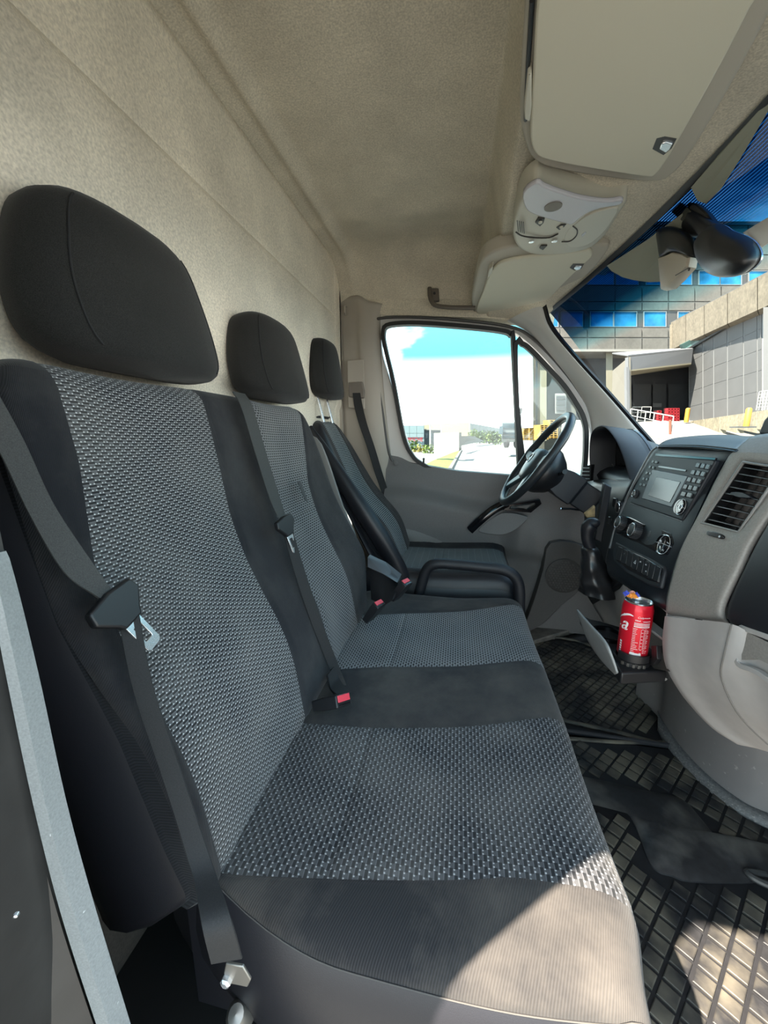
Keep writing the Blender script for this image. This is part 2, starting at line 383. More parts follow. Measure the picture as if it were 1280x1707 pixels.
# ---- ceiling: one moulded felt headliner with a cross rib, a step down to the visor shelf and a console bulge
def hdr(y): k = ((y-1.05)/.87); return (.575-.20*k*k, 1.655-.105*k*k)     # windscreen header line (x, z)
def ceil_z(x, y):
    z = 1.80 + .03*sstep(-.62, -.50, x)
    z -= .020*math.exp(-((x+.535)/.018)**2)                      # rib along the bulkhead
    z -= .010*math.exp(-((y-1.62)/.05)**2)*sstep(-.5, -.4, x)    # rib across
    hx, hz = hdr(y)
    shelf = 1.69 - .10*max(0, (y-1.3)/.7)**1.5 - .05*max(0, (.6-y)/.5)
    shelf = lerp(shelf, hz, max(0, min(1, (x-.12)/max(.05, hx-.12)))**1.5)
    # console bulge in the middle
    b = math.exp(-((y-1.36)/.15)**4)*sstep(.04, .12, x)*sstep(hx+.02, hx-.22, x)
    shelf -= .035*b
    t = sstep(.06, .115, x)
    z = lerp(z, min(z, shelf), t)
    # side walls: headliner rolls down to the door frames
    for e in ((2.02-y), (y-.14)):
        if e < .22:
            k = 1-max(0, e)/.22; low = 1.578 - .115*max(0, (x+.36))**1.1
            z = lerp(z, min(z, low), k**2.6)
    return z
xs = [-.62+i*.01 for i in range(68)]+[.06+i*.005 for i in range(14)]+[.13+.0125*i for i in range(40)]
xs = sorted(set(round(x, 4) for x in xs))
rows = []
for i in range(110):
    y = .14 + 1.88*i/109; hx, hz = hdr(y); r = []
    for x in xs:
        xx = min(x, hx); r.append((xx, y, ceil_z(xx, y)))
    rows.append(r)
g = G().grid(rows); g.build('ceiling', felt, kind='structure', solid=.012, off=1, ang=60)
# roof skin above keeps daylight out
g = G().grid([[(x, y, 1.90-.06*((y-1.08)/.95)**4 - .12*sstep(.1, .65, x)) for x in (-.66, -.3, 0, .2, .35, .5, .62)] for y in (.08, .2, .6, 1.1, 1.6, 1.95, 2.06)])
g.build('roof', paint, kind='structure', solid=.01, off=1)
# unseen near side roof rail, lowered to cut the sunlight; far side roof rail
G().prism([(-.66, .10, 1.45), (.42, .10, 1.43), (.42, .10, 1.84), (-.66, .10, 1.90)], (0, .06, 0)).build('trim_1', paint, kind='structure', bevel=.01)
# far headliner end above the door
g = G().prism([(-.62, 1.99, 1.70), (-.62, 1.99, 1.86), (.42, 1.99, 1.80), (.40, 1.99, 1.50), (.1, 1.99, 1.545), (-.4, 1.99, 1.585)], (0, .05, 0)); g.build('trim_2', felt, kind='structure')
# ---- floor
g = G().box((.2, 1.08, -.02), (1.75, 2.0, .03)); g.build('floor', rubber, kind='structure')
# ---- near B-pillar and its door seal
dark_metal = mat('dark_seal', (.030, .029, .028), .38, noise=(14, .3), bump=(60, .15, .002))
pt = [( 0, 925), (60, 1120), (105, 1330), (150, 1520), (205, 1707)]
rt_edge = [P(u, v, Y=.20) for u, v in [(-40, 780), (12, 930), (60, 1120), (106, 1330), (152, 1500), (215, 1707), (240, 1790)]]
lf_edge = [P(u, v, Y=.185) for u, v in [(-90, 780), (-30, 930), (4, 1100), (52, 1330), (100, 1520), (160, 1707), (190, 1790)]]
bt = thing('trim_3', (-.3, .19, .0), kind='structure')
top = lambda L, x: [Vector((L[0].x+.0, L[0].y, 1.62))] + L + [Vector((L[-1].x, L[-1].y, -.02))]
R_ = catmull(top(rt_edge, 0), 6); L_ = catmull(top(lf_edge, 0), 6)
rows = []
for a, b in zip(R_, L_):
    m_ = (a+b)/2; rows.append([a+Vector((-.10, .05, 0)), a+Vector((-.006, .003, 0)), a+Vector((.002, 0, 0)), m_+Vector((.006, -.006, 0)), b+Vector((.002, -.001, 0)), b+Vector((-.004, .006, 0))])
grey_j = mat('pillar_grey', (.24, .25, .25), .5, noise=(600, .15), dirt=((.8, .8, .8), 120, .73, .76, .8))
G().grid(rows).build('pillar_trim', grey_j, bt)
rows = []
for b in L_:
    r = []
    for k in range(19):
        t = k/18; r.append(Vector((b.x-.005-.085*t, b.y-.004-.055*t+.005*math.cos(t*17), b.z)))
    rows.append(r)
G().grid(rows).build('door_seal', dark_metal, bt)
rows = [[Vector((b.x-.088, b.y-.056, b.z)), Vector((b.x-.16, b.y-.10, b.z))] for b in L_]
G().grid(rows).build('painted_sill', paint, bt)
G().prism([(-.35, .135, -.05), (-.305, .14, -.05), (-.305, .20, -.05), (-.62, .24, -.05), (-.66, .08, -.05), (-.290, .08, -.05), (-.297, .10, -.05), (-.31, .12, -.05)], (0, 0, 1.72)).build('pillar_core', dark_metal, bt)  # outer corner, out of view, shaped to cast the bench's shadow edge
s = P(28, 1523, Y=.15); G().lathe([(.0, .0025), (.0012, .002), (.0017, 0)], s, (.5, -.8, 0), 10, cap=False).build('rivet', chrome, bt)
# felt-lined lower bulkhead corner with storage shelf seen under the seat back
# ================================================================ driver's side: door, pillars, windows
YD = 2.0
def W(u, v, y=YD): return P(u, v, Y=y)
door = thing('door_1', (-.0, 2.03, .0), kind='structure')
gl = [(660, 640), (646, 580), (643, 556), (652, 546), (700, 544), (780, 550), (832, 556), (848, 562), (852, 575), (858, 680), (864, 812), (790, 800), (735, 785), (705, 770), (690, 757), (676, 725)]
glass_o = [W(u, v) for u, v in gl]
glass_c = catmull(glass_o, 4, True)
fr_out = inset(glass_c, -.018); fr_out2 = inset(glass_c, -.050)
side_glass = glass_mat('side_glass', (.90, .97, .97))
G().prism(inset(glass_c, -.004), (0, .004, 0)).build('window_pane', side_glass, door, smooth=False)
G().frame([p+Vector((0, -.03, 0)) for p in fr_out], [p+Vector((0, -.03, 0)) for p in glass_c], (0, .04, 0)).build('rubber_seal', rubber, door, bevel=.004)
# quarter window
ql = [(862, 585), (868, 578), (880, 586), (905, 612), (935, 645), (956, 676), (968, 700), (972, 730), (966, 800), (940, 835), (880, 835), (872, 800), (866, 700)]
q_c = catmull([W(u, v, 1.985) for u, v in ql], 4, True)
G().prism(inset(q_c, -.004), (0, .004, 0)).build('quarter_pane', side_glass, door, smooth=False)
G().frame([p+Vector((0, -.02, 0)) for p in inset(q_c, -.020)], [p+Vector((0, -.02, 0)) for p in q_c], (0, .03, 0)).build('quarter_seal', rubber, door, bevel=.004)
# pale metal door frame around both windows
of = [(655, 770), (640, 700), (628, 600), (626, 545), (633, 532), (700, 530), (800, 538), (850, 546), (878, 558), (915, 592), (955, 640), (985, 690), (1000, 740), (1000, 870), (860, 860), (700, 800)]
of_c = catmull([W(u, v, 1.995) for u, v in of], 4, True)
hole = catmull([W(u, v, 1.995) for u, v in [(668, 700), (652, 640), (637, 590), (636, 553), (645, 541), (700, 538), (800, 545), (850, 552), (872, 564), (910, 600), (945, 645), (975, 695), (985, 740), (975, 845), (860, 830), (710, 785)]], 4, True)
G().frame(of_c, hole, (0, .05, 0)).build('window_frame', mat('door_frame_paint', (.62, .60, .57), .4), door, bevel=.004)
G().tube([p+Vector((0, -.012, 0)) for p in of_c], .007, 8, True).build('door_weatherstrip', mat('strip_grey', (.06, .058, .055), .5), door)
# divider bar
d0, d1 = W(855, 560, 1.985), W(868, 830, 1.985)
dv = (d1-d0); wd = Vector((.012, 0, 0))
G().prism([d0-wd, d0+wd, d1+wd, d1-wd], (0, .012, 0)).build('divider_bar', mat('divider_grey', (.30, .30, .28), .4), door, bevel=.003)
# ---- moulded door panel as a height field over the door plane
belt = [(-.46, .893), (-.355, .905), (-.30, .895), (-.245, .868), (0, .83), (.29, .812), (.5, .76), (.75, .72)]
def door_y(x, z):
    y = 1.955
    # upper slope
    y += .03*sstep(.76, .93, z)
    # armrest bulge sweeping from rear to the pull
    c = lerp(.66, .58, sstep(-.3, .25, x)); k = sstep(c+.10, c+.03, z)*sstep(.33, .20, x)
    y -= .055*k*sstep(.40, .47, z)
    y += .02*sstep(.44, .38, z)
    # forward lower panel swelling
    y -= .03*sstep(.28, .42, x)*sstep(.66, .5, z)
    return y
xs = [-.37+.02*i for i in range(60)]; rows = []
nz_ = 44
for j in range(nz_+1):
    r = []
    for x in xs:
        zt = table(belt, x); z = lerp(.02, zt, (j/nz_)); r.append((x, door_y(x, z), z))
    rows.append(r)
rows.append([(x, door_y(x, table(belt, x))+.035, table(belt, x)+.003) for x in xs])
G().grid(rows).build('door_panel', door_pl, door, ang=70)
ins = []
for j in range(13):
    r = []
    for k in range(26):
        x = lerp(-.36, .27, k/25); zt = lerp(.56, .42, sstep(-.3, .2, x))*(1-.25*sstep(.2, .27, x)); z = lerp(.05, zt, j/12); r.append((x, door_y(x, z)-(.005 if j < 12 else -.004), z))
    ins.append(r)
G().grid(ins).build('lower_insert', mat('door_light', (.21, .205, .20), .6, noise=(350, .08)), door, ang=70)
# pull handle, black, slanting across to the latch bezel
a, b, c_, d = W(785, 882, 1.875), W(835, 842, 1.875), W(893, 832, 1.88), W(902, 840, 1.88)
G().tube(catmull([W(783, 884, 1.88), W(800, 868, 1.862), W(822, 850, 1.862), W(846, 838, 1.87)], 6), [.020]*19, 10, flat=.45).build('pull_handle', gloss_black, door)
G().frame([W(845, 842, 1.90), W(900, 832, 1.90), W(903, 840, 1.90), W(885, 855, 1.90), W(838, 850, 1.90)], [W(852, 844, 1.90), W(892, 838, 1.90), W(893, 842, 1.90), W(880, 850, 1.90), W(850, 848, 1.90)], (0, .03, 0)).build('latch_bezel', gloss_black, door, bevel=.003)
G().prism([W(856, 845, 1.905), W(888, 840, 1.905), W(878, 849, 1.905)], (0, .01, 0)).build('latch_lever', mat('latch_grey', (.08, .08, .08), .4), door, bevel=.002)
# map pocket lip
pk = catmull([W(797, 884, 1.895), W(830, 892, 1.88), W(855, 886, 1.88), (W(877, 868, 1.885)), W(876, 860, 1.90), W(835, 856, 1.90)], 5, True)
G().prism(pk, (0, .03, 0)).build('map_pocket', door_pl, door, bevel=.006, seg=3)
# lower forward moulding with the round speaker
lm = catmull([W(918, 905, 1.89), W(975, 912, 1.885), W(976, 960, 1.885), W(965, 985, 1.885), W(935, 1010, 1.885), W(905, 1040, 1.885), W(870, 1058, 1.885), W(872, 1050, 1.885), W(890, 1000, 1.885), W(905, 950, 1.885)], 3, True)
G().prism(lm, (0, .06, 0)).build('lower_moulding', door_lo, door, bevel=.008, seg=3)
sc_, sr = W(940, 960, 1.883), .085
G().lathe([(sr, 0), (sr, .004), (sr-.006, .006), (0, .006)], sc_, (0, -1, 0), 36, cap=False).build('speaker_grille', mat('speaker_dark', (.045, .043, .042), .6), door)
g = G(); k = 0
for iy in range(-6, 7):
    for ix in range(-6, 7):
        x = ix*.0135 + (.0067 if iy % 2 else 0); z = iy*.0117
        if x*x+z*z < (sr-.012)**2:
            g.lathe([(.0052, 0), (.0052, .0022), (.0035, .003)], sc_+Vector((x, -.0055, z)), (0, -1, 0), 6); k += 1
g.build('speaker_mesh', mat('speaker_mesh', (.07, .068, .066), .6), door, kind='stuff', smooth=False)
# round blind cap and lock pin
G().lathe([(.014, 0), (.014, .002), (.011, .003), (0, .003)], W(660, 771, 1.952), (0, -1, 0), 20, cap=False).build('blind_cap', door_pl, door)
G().lathe([(.005, 0), (.0045, .016), (.006, .02), (.0045, .026), (0, .027)], W(706, 772, 1.975), (0, 0, 1), 12, cap=False).build('lock_pin', black_pl, door)
# ---- far B-pillar trim with belt guide
bp = thing('trim_4', (-.5, 1.99, 0), kind='structure')
prof = [(565, 497, 1.98), (600, 500, 1.975), (618, 508, 1.97), (632, 532, 1.985)]
rows = []
for v0, us in [(494, [(566, 2.0), (590, 1.985), (600, 1.975), (613, 1.975), (628, 1.985), (637, 2.0)]),
               (530, [(567, 2.0), (592, 1.985), (602, 1.97), (612, 1.97), (624, 1.98), (632, 2.0)]),
               (600, [(569, 2.0), (596, 1.985), (604, 1.97), (614, 1.97), (626, 1.98), (634, 2.0)]),
               (700, [(573, 2.0), (600, 1.985), (612, 1.97), (624, 1.97), (634, 1.98), (643, 2.0)]),
               (800, [(580, 2.0), (612, 1.985), (626, 1.97), (638, 1.97), (647, 1.98), (655, 2.0)]),
               (900, [(590, 2.0), (622, 1.985), (636, 1.97), (648, 1.97), (657, 1.98), (663, 2.0)]),
               (1060, [(600, 2.0), (630, 1.985), (650, 1.97), (660, 1.97), (667, 1.98), (673, 2.0)])]:
    rows.append([P(u, v0 + (0 if v0 > 520 else (u-566)*.18*(u > 600)), Y=y) for u, y in us])
G().grid(patch(rows, 4, 4)).build('pillar_panel', bpillar_pl, bp, solid=.01, ang=50)
G().prism([(-.62, 1.96, .0), (-.60, 1.96, .0), (-.60, 2.03, .0), (-.62, 2.03, .0)], (0, 0, 1.72)).build('corner_post', bpillar_pl, bp)
hk = P(575, 517, Y=1.965); G().tube([hk+Vector((0, .012, .018)), hk+Vector((0, -.006, .014)), hk+Vector((0, -.006, -.012)), hk+Vector((0, .012, -.018))], .006, 8).build('coat_hook', bpillar_pl, bp)
# guide plate and height adjuster
yq = 1.955
G().prism([P(u, v, Y=yq) for u, v in [(578, 600), (606, 599), (608, 682), (580, 680)]], (0, .02, 0)).build('guide_plate', bpillar_pl, bp, bevel=.004)
G().prism([P(u, v, Y=yq-.015) for u, v in [(580, 637), (604, 636), (607, 652), (606, 664), (581, 662)]], (0, .02, 0)).build('belt_guide', mat('guide_brown', (.17, .145, .12), .5), bp, bevel=.005)
# ---- A-pillar trim (far side)
ap = thing('trim_5', (.5, 1.9, .9), kind='structure')
oe = [P(905, 512, Y=1.88), P(918, 548, Y=1.87), P(960, 600, Y=1.86), P(1010, 655, Y=1.85), P(1060, 712, Y=1.84), P(1100, 758, Y=1.83)]
ie = [P(848, 533, Y=1.965), P(882, 552, Y=1.965), P(920, 592, Y=1.96), P(958, 640, Y=1.955), P(985, 690, Y=1.95), P(992, 760, Y=1.95)]
rows = []
for i, (a, b) in enumerate(zip(ie, oe)):
    m_ = lerp(a, b, .45)+Vector((-.012, -.02, .0)); m2 = lerp(a, b, .82)+Vector((-.006, -.018, .004))
    rows.append([a+Vector((0, .03, 0)), a, m_, m2, b, b+Vector((.02, .02, 0))])
G().grid(patch(rows, 4, 5)).build('pillar_cover', pillar_pl, ap, ang=60)
# windscreen bottom and side black band
# ---- windscreen
def ws(y, t):
    hx, hz = hdr(y); k = (y-1.05)/.87; bx, bz = 1.20-.38*k*k, .90
    b = math.sin(t*math.pi)*.03
    return Vector((lerp(hx, bx, t)+b*.6, y, lerp(hz, bz, t)+b))
rows = []; uvs = []
for i in range(31):
    t = i/30
    for j in range(37):
        uvs.append((j/36, t))
    rows.append([ws(.16+1.78*j/36, t) for j in range(37)])
wg = glass_mat('windscreen_glass', (.93, .97, .97), band=[(0, (.0004, .0012, .005)), (.08, (.0006, .004, .016)), (.15, (.001, .014, .045)), (.20, (.006, .10, .20)), (.28, (.50, .82, .90)), (.32, (.93, .97, .97)), (1, (.93, .97, .97))])
G().grid(rows, uvs=uvs).build('window_1', wg, kind='structure')
band = mat('windscreen_band', (.006, .006, .008), .35)
rows = []
for j in range(61):
    y = .16+1.78*j/60; rows.append([ws(y, 0)+Vector((-.012, 0, -.004)), ws(y, .006)+Vector((-.004, 0, -.006)), ws(y, .016)+Vector((-.002, 0, -.002))])
G().grid(rows).build('trim_6', band, kind='structure')
oe_c = catmull(oe, 5); rows = [[p+Vector((-.004, .0, -.002)), p+Vector((.006, -.008, .004)), p+Vector((.012, -.004, .009)), p+Vector((.016, .03, .012))] for p in oe_c]
G().grid(rows).build('trim_7', band, kind='structure')
# dotted sensor patch printed beside the mirror foot: fine raised ceramic dots on a beige film
film = mat('sensor_film', (.30, .30, .23), .7)
def proj(p):
    q = p-CAM; d = q.dot(FW); return CU+F*q.dot(RT)/d, CV-F*q.dot(UPV)/d
def on_ws(u, v):
    best = None; y0, y1, t0, t1 = .16, 1.94, 0., 1.
    for _ in range(6):
        for i in range(21):
            for j in range(21):
                y, t = lerp(y0, y1, i/20), lerp(t0, t1, j/20); a, b = proj(ws(y, t)); e = (a-u)**2+(b-v)**2
                if best is None or e < best[0]: best = (e, y, t)
        dy, dt = (y1-y0)/6, (t1-t0)/6; y0, y1, t0, t1 = max(.16, best[1]-dy), min(1.94, best[1]+dy), max(0, best[2]-dt), min(1, best[2]+dt)
    return ws(best[1], best[2])+Vector((-.004, 0, -.006))
G().prism(catmull([on_ws(u, v) for u, v in [(1140, 352), (1148, 390), (1126, 440), (1106, 466), (1085, 467), (1060, 464), (1040, 459), (1022, 449), (1014, 440), (1080, 397)]], 1, True), (.001, 0, .001)).build('trim_8', film, kind='structure', smooth=False)
G().prism(catmull([on_ws(u, v) for u, v in [(1155, 308), (1210, 242), (1282, 155), (1290, 170), (1236, 262), (1204, 312), (1180, 335), (1166, 330)]], 1, True), (.001, 0, .001)).build('trim_9', film, kind='structure', smooth=False)
# near side A-pillar and lower door sill (shade casters where the van has them)
G().tube([Vector((.36, .14, 1.62)), Vector((.66, .13, 1.25)), Vector((.92, .12, .9)), Vector((.96, .12, 0))], .04, 10).build('trim_10', pillar_pl, kind='structure')
# cowl and nose of the van beyond the dash: blocks low light
G().prism([(.95, .1, 0), (1.18, .1, 0), (1.18, .1, .86), (.95, .1, .86)], (0, 1.95, 0)).build('wall_front', rubber, kind='structure')
G().prism([(1.0, 2.03, -.03), (1.2, 2.03, -.03), (1.2, 2.03, .8), (.62, 2.03, .8), (.62, 2.03, -.03)], (0, .03, 0)).build('wall_left', door_lo, kind='structure')
# far sill between door and mat
G().prism([P(u, v, Z=.035) for u, v in [(872, 1058), (905, 1030), (980, 975), (1000, 985), (985, 1040), (890, 1068)]], (0, 0, -.03)).build('trim_11', mat('sill_dirt', (.16, .15, .135), .7, noise=(30, .3)), kind='structure', bevel=.006)
# ================================================================ seats
def pose(x0, z0, k):
    """frame of a reclined seat back: local (y, t out of the cloth, w up along it) -> world"""
    a = math.atan(k); up = Vector((-math.sin(a), 0, math.cos(a))); nr = Vector((math.cos(a), 0, math.sin(a))); o = Vector((x0, 0, z0))
    return lambda y, t, w: o + up*w + nr*t + Vector((0, y, 0))
def seat_back(name, parent, fr, H, bounds, mats, seams, y0f, y1f, depth=.13, sag=.012, seamrows=(), lumbar=.02):
    """bounds: list of (function of w) giving y where one cloth ends; mats: material index per zone (len+1)"""
    ws_ = []; n = 56
    for i in range(n+1): ws_.append(H*i/n)
    for s_ in seamrows: ws_ += [s_-.008, s_-.004, s_, s_+.004, s_+.008]
    for k in range(1, 8): ws_.append(H-.035*(1-math.cos(k/8*math.pi/2)) if False else H-.035*(k/8)**2)
    ws_ = sorted(set(ws_)); rows = []; uv = []; mi = None
    bm_ = [y0f(.3)]+[b(.3) for b in bounds]+[y1f(.3)]; MS = [14 if b-a > .1 else 6 for a, b in zip(bm_, bm_[1:])]
    for w_ in ws_:
        y0, y1 = y0f(w_), y1f(w_); bs = [y0]+[b(w_) for b in bounds]+[y1]
        cols = []; mi = []
        # front columns
        cap = 1.0; e = (H-w_)
        drop = 0.
        if e < .05: drop = .05*(1-math.sqrt(max(0, 1-((.05-e)/.05)**2)))
        eb = w_; dropb = 0.
        if eb < .03: dropb = .03*(1-math.sqrt(max(0, 1-((.03-eb)/.03)**2)))
        for z_ in range(len(bs)-1):
            a, b = bs[z_], bs[z_+1]; m_ = MS[z_]
            for q in range(m_):
                t_ = q/m_; y = lerp(a, b, t_)
                cols.append((y, z_)); mi.append(mats[z_])
        cols.append((bs[-1], len(bs)-2))
        r = []; us = []
        for y, z_ in cols:
            ed = min(y-y0, y1-y); roll = 0.
            rad = .045 if y-y0 > y1-y or parent.name.startswith('bucket') else .022
            if ed < rad: roll = rad*.75*(1-math.sqrt(max(0, 1-((rad-ed)/rad)**2)))
            t_ = -roll - drop - dropb
            for b in seams: t_ -= .0035*math.exp(-((y-b(w_))/.0035)**2)
            for s_ in seamrows:
                if seams and seams[-2](w_) < y < seams[-1](w_): t_ -= .006*math.exp(-((w_-s_)/.006)**2)
            t_ += lumbar*math.exp(-((w_-.17)/.13)**2) - sag*math.exp(-((w_-.42)/.15)**2)
            for a, b in zip(seams[::2], seams[1::2]):
                yy = (y-a(w_))/(b(w_)-a(w_))
                if 0 < yy < 1: t_ -= .010*math.sin(yy*math.pi)
            r.append(fr(y, t_, w_)); us.append((y, w_))
        # far side, back, near side
        dd = depth*(1-.35*w_/H)
        base = -drop-dropb-.034
        nb = base if parent.name.startswith('bucket') else -drop-dropb-.0165
        for k in range(1, 5): r.append(fr(y1+.003*math.sin(k/4*math.pi), lerp(base, -dd+drop*.8, k/5), w_)); us.append((y1+k*.03, w_)); mi.append(mats[-1] if k == 1 else 3)
        for k in range(0, 6): r.append(fr(lerp(y1-.01, y0+.01, k/5), -dd+drop*.8+dropb*.5, w_)); us.append((y1, w_)); mi.append(3)
        for k, kf in enumerate((.06, .25, .48, .72, .90, .935)):
            tt = lerp(-dd+drop*.8, nb, kf); r.append(fr(y0-.024*math.sin(min(1, kf*1.12)*math.pi)**.6*(1-.6*sstep(.6, .73, w_))+(.004 if k == 5 else 0), tt, w_)); us.append((y0+tt, w_)); mi.append(4 if k >= 5 else 3)
        mi.append(4); mi = mi[:len(r)]
        rows.append(r); uv += us
    g = G().grid(rows, mi=lambda i, j: mi[j], closed=True, uvs=uv, caps=True)
    return g.build(name, [black_cloth, weave_d, weave_b, vinyl, knit, worn_cloth, weave_c], parent, ang=75)
def head_rest(name, c, wy, hz, dx, lean, parent, m, wb=None):
    """padded head restraint: superellipse slabs stacked upwards; c = middle of its base"""
    rows = []; n = 22; nn = 28; c = Vector(c); uv = []
    la = math.atan(lean)
    for i in range(n+1):
        s_ = i/n; a = (s_*2-1); k = (1-abs(a)**6.0)**(1/3.0) if abs(a) < 1 else 0.
        wdt = wy/2*k*(1.0-.20*sstep(.35, 1., s_)); dp = dx/2*k*(1-.22*s_); r = []
        for j in range(nn):
            th = 2*math.pi*j/nn; cx, cy = math.cos(th), math.sin(th)
            x = math.copysign(abs(cx)**.62, cx)*dp; y = math.copysign(abs(cy)**.55, cy)*wdt
            x -= .030*(y/(wy/2))**2 * (1 if cx > 0 else .4)*k
            h = s_*hz
            r.append(c + Vector((x*math.cos(la)-h*math.sin(la), y, h*math.cos(la)+x*math.sin(la)*.6)))
            uv.append((y, h+x))
        rows.append(r)
    g = G().grid(rows, closed=True, uvs=uv, caps=True); o = g.build(name, m, parent, ang=80)
    # seam piping around each cheek
    for sg in (-1, 1):
        s2 = G()
        pts = []
        for i in range(2, n-1):
            r = rows[i]; j = (3 if sg > 0 else nn-3); pts.append(Vector(r[j])+(Vector(r[j])-c-Vector((0, 0, hz*.5))).normalized()*.0004)
        s2.tube(pts, .0018, 6)
        s2.build('piping', mat('piping', (.008, .008, .009), .8), o)
    return o
# ---- passenger bench
bench = thing('bench_seat', (0, .84, .0), 'dark double passenger bench with patterned cloth centres and two head restraints, nearest the viewer', 'seat')
KB = .328; frb = pose(-.285, .41, KB)
zz = lambda w_: .41 + w_*math.cos(math.atan(KB))
p1L = lambda w_: table([(.43, .362), (.62, .366), (.83, .378), (.97, .410), (1.10, .425)], zz(w_))
p1R = lambda w_: table([(.43, .650), (.65, .670), (.86, .680), (1.10, .716)], zz(w_))
p2L = lambda w_: table([(.43, .830), (.71, .843), (.9, .862), (1.10, .917)], zz(w_))
p2R = lambda w_: table([(.43, 1.07), (.64, 1.077), (.87, 1.100), (1.08, 1.205)], zz(w_))
y0b = lambda w_: table([(.40, .335), (.5, .332), (.65, .335), (.8, .325), (1.0, .338), (1.06, .350), (1.085, .366), (1.105, .395)], zz(w_))
y1b = lambda w_: table([(.40, 1.20), (.5, 1.27), (.58, 1.335), (.75, 1.325), (.9, 1.30), (1.03, 1.27), (1.07, 1.25), (1.09, 1.235), (1.105, 1.225)], zz(w_))
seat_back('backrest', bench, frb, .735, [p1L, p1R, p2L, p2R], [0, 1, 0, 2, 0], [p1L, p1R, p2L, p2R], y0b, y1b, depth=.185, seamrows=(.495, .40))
# pull strap on the folding tray
a = frb(1.0, .004, .49); G().prism([frb(.992, .003, .492), frb(1.010, .003, .492), frb(1.006, .006, .44), frb(1.001, .006, .43), frb(.992, .006, .435)], frb(0, .002, 0)-frb(0, 0, 0)).build('pull_strap', mat('strap', (.05, .05, .052), .7), bench)
head_rest('headrest', (-.518, .606, 1.098), .372, .248, .135, .18, bench, head_cloth)
head_rest('headrest', (-.520, 1.10, 1.098), .36, .235, .135, .18, bench, head_cloth)
for yy in (): G().tube([(-.505, yy, 1.04), (-.527, yy, 1.14)], .006, 8).build('headrest_post', steel, bench)
# pale recliner cover at the far end of the back
G().prism(catmull([frb(1.342, -.02, .60), frb(1.352, -.02, .35), frb(1.357, -.012, .24), frb(1.35, -.03, .18), frb(1.345, -.07, .2), frb(1.34, -.07, .6)], 4, True), (0, .010, 0)).build('recliner_cover', mat('recliner', (.20, .19, .18), .5), bench, bevel=.003)
# ---- bench cushion
xs_ = [-.40, -.36, -.33, -.31, -.29, -.27, -.24, -.21, -.185] + [-.170+.003*i for i in range(11)] + [-.12+.02*i for i in range(16)]
def cz(x, y, far=1.375):
    z = .432 - .004*math.sin((x+.3)/.55*math.pi)*2
    z += .010*sstep(0.0, .2, x) - .02*sstep(-.28, -.38, x)
    for a, b in ((cA, cB), (cC, cD)):
        t_ = (y-a(x))/(b(x)-a(x))
        if 0 < t_ < 1:
            z -= .008*math.sin(t_*math.pi)
            z -= .004*math.exp(-((x+.155)/.006)**2)
        z -= .003*math.exp(-((y-a(x))/.004)**2) + .003*math.exp(-((y-b(x))/.004)**2)
    e = y-nearE(x); we = wE(x)
    if e < we: z -= (.026*we/.05)*(1-math.sqrt(max(0, 1-((we-e)/we)**2)))
    e = far - y
    if e < .05: z -= .045*(1-math.sqrt(max(0, 1-((.05-max(0, e))/.05)**2)))
    return z
cA = lambda x: table([(-.28, .362), (-.1, .395), (.09, .432), (.2, .43), (.25, .428)], x)
cB = lambda x: table([(-.28, .641), (-.15, .660), (.1, .715), (.2, .742), (.25, .75)], x)
cC = lambda x: table([(-.28, .830), (-.17, .870), (.1, .93), (.2, .950), (.25, .955)], x)
cD = lambda x: table([(-.28, 1.13), (-.17, 1.175), (.1, 1.255), (.2, 1.29), (.25, 1.30)], x)
nearE = lambda x: .317 + .030*(max(0, -.10-x)/.18)**2 + .016*(max(0, x-.06)/.19)**2
wE = lambda x: max(.008, min(.05, .7*(cA(x)-nearE(x))))
def front_prof(y):      # points beyond x=.18, going over the nose and down
    return [(.200, -.002), (.215, -.007), (.228, -.015), (.237, -.027), (.243, -.045), (.246, -.075), (.245, -.11), (.238, -.15), (.225, -.18)]
yl = []
for i in range(13): yl.append(('n', i/12*.055))
rowsdef = []
def yrows():
    out = []
    for i in range(13): out.append(lambda x, t=i/12: nearE(x) + wE(x)*(1-math.cos(t*math.pi/2)))
    def span(a, b, n, first=True):
        for i in range(n): out.append(lambda x, t=i/n: lerp(a(x), b(x), t))
    n0 = lambda x: max(nearE(x)+.052, 0)
    span(lambda x: nearE(x)+wE(x)*1.02, lambda x: max(cA(x), nearE(x)+wE(x)*1.1), 5)
    span(lambda x: max(cA(x), nearE(x)+wE(x)*1.1), cB, 34); span(cB, cC, 12); span(cC, cD, 34)
    span(cD, lambda x: 1.375, 18); out.append(lambda x: 1.375)
    return out
ZN = [0]*13+[0]*5+[1]*34+[0]*12+[2]*34+[0]*18
rows = []; uv = []
nose = front_prof(0)
ynl = []
for f in yrows():
    r = []
    for x in xs_:
        y = f(x); r.append(Vector((x, y, cz(x, y)))); uv.append((y*1.0, x))
    s_ = .18; zl = r[-1].z; prev = (xs_[-1], 0)
    for (x, dz) in nose:
        y = f(x); r.append(Vector((.18+(x-.18)*(1-.34*sstep(.44, .34, y)), y, cz(.18+(x-.18)*.3, y)+dz))); s_ += math.hypot(x-prev[0], dz-prev[1]); prev = (x, dz); uv.append((y, s_))
    rows.append(r)
nx = len(xs_)
def cmi(i, j):
    if j > nx+5: return 3
    m_ = ZN[min(i, len(ZN)-1)]
    if m_ == 1: return 1
    if m_ == 2: return 2
    if i < 18: return 5
    return 0 if i < 64 or i > 90 else 0
g = G().grid(rows, mi=cmi, uvs=uv)
worn_front = worn_cloth
cush = g.build('cushion', [worn_cloth, weave_a, weave_b, vinyl, knit, worn_cloth, weave_c], bench, ang=80)
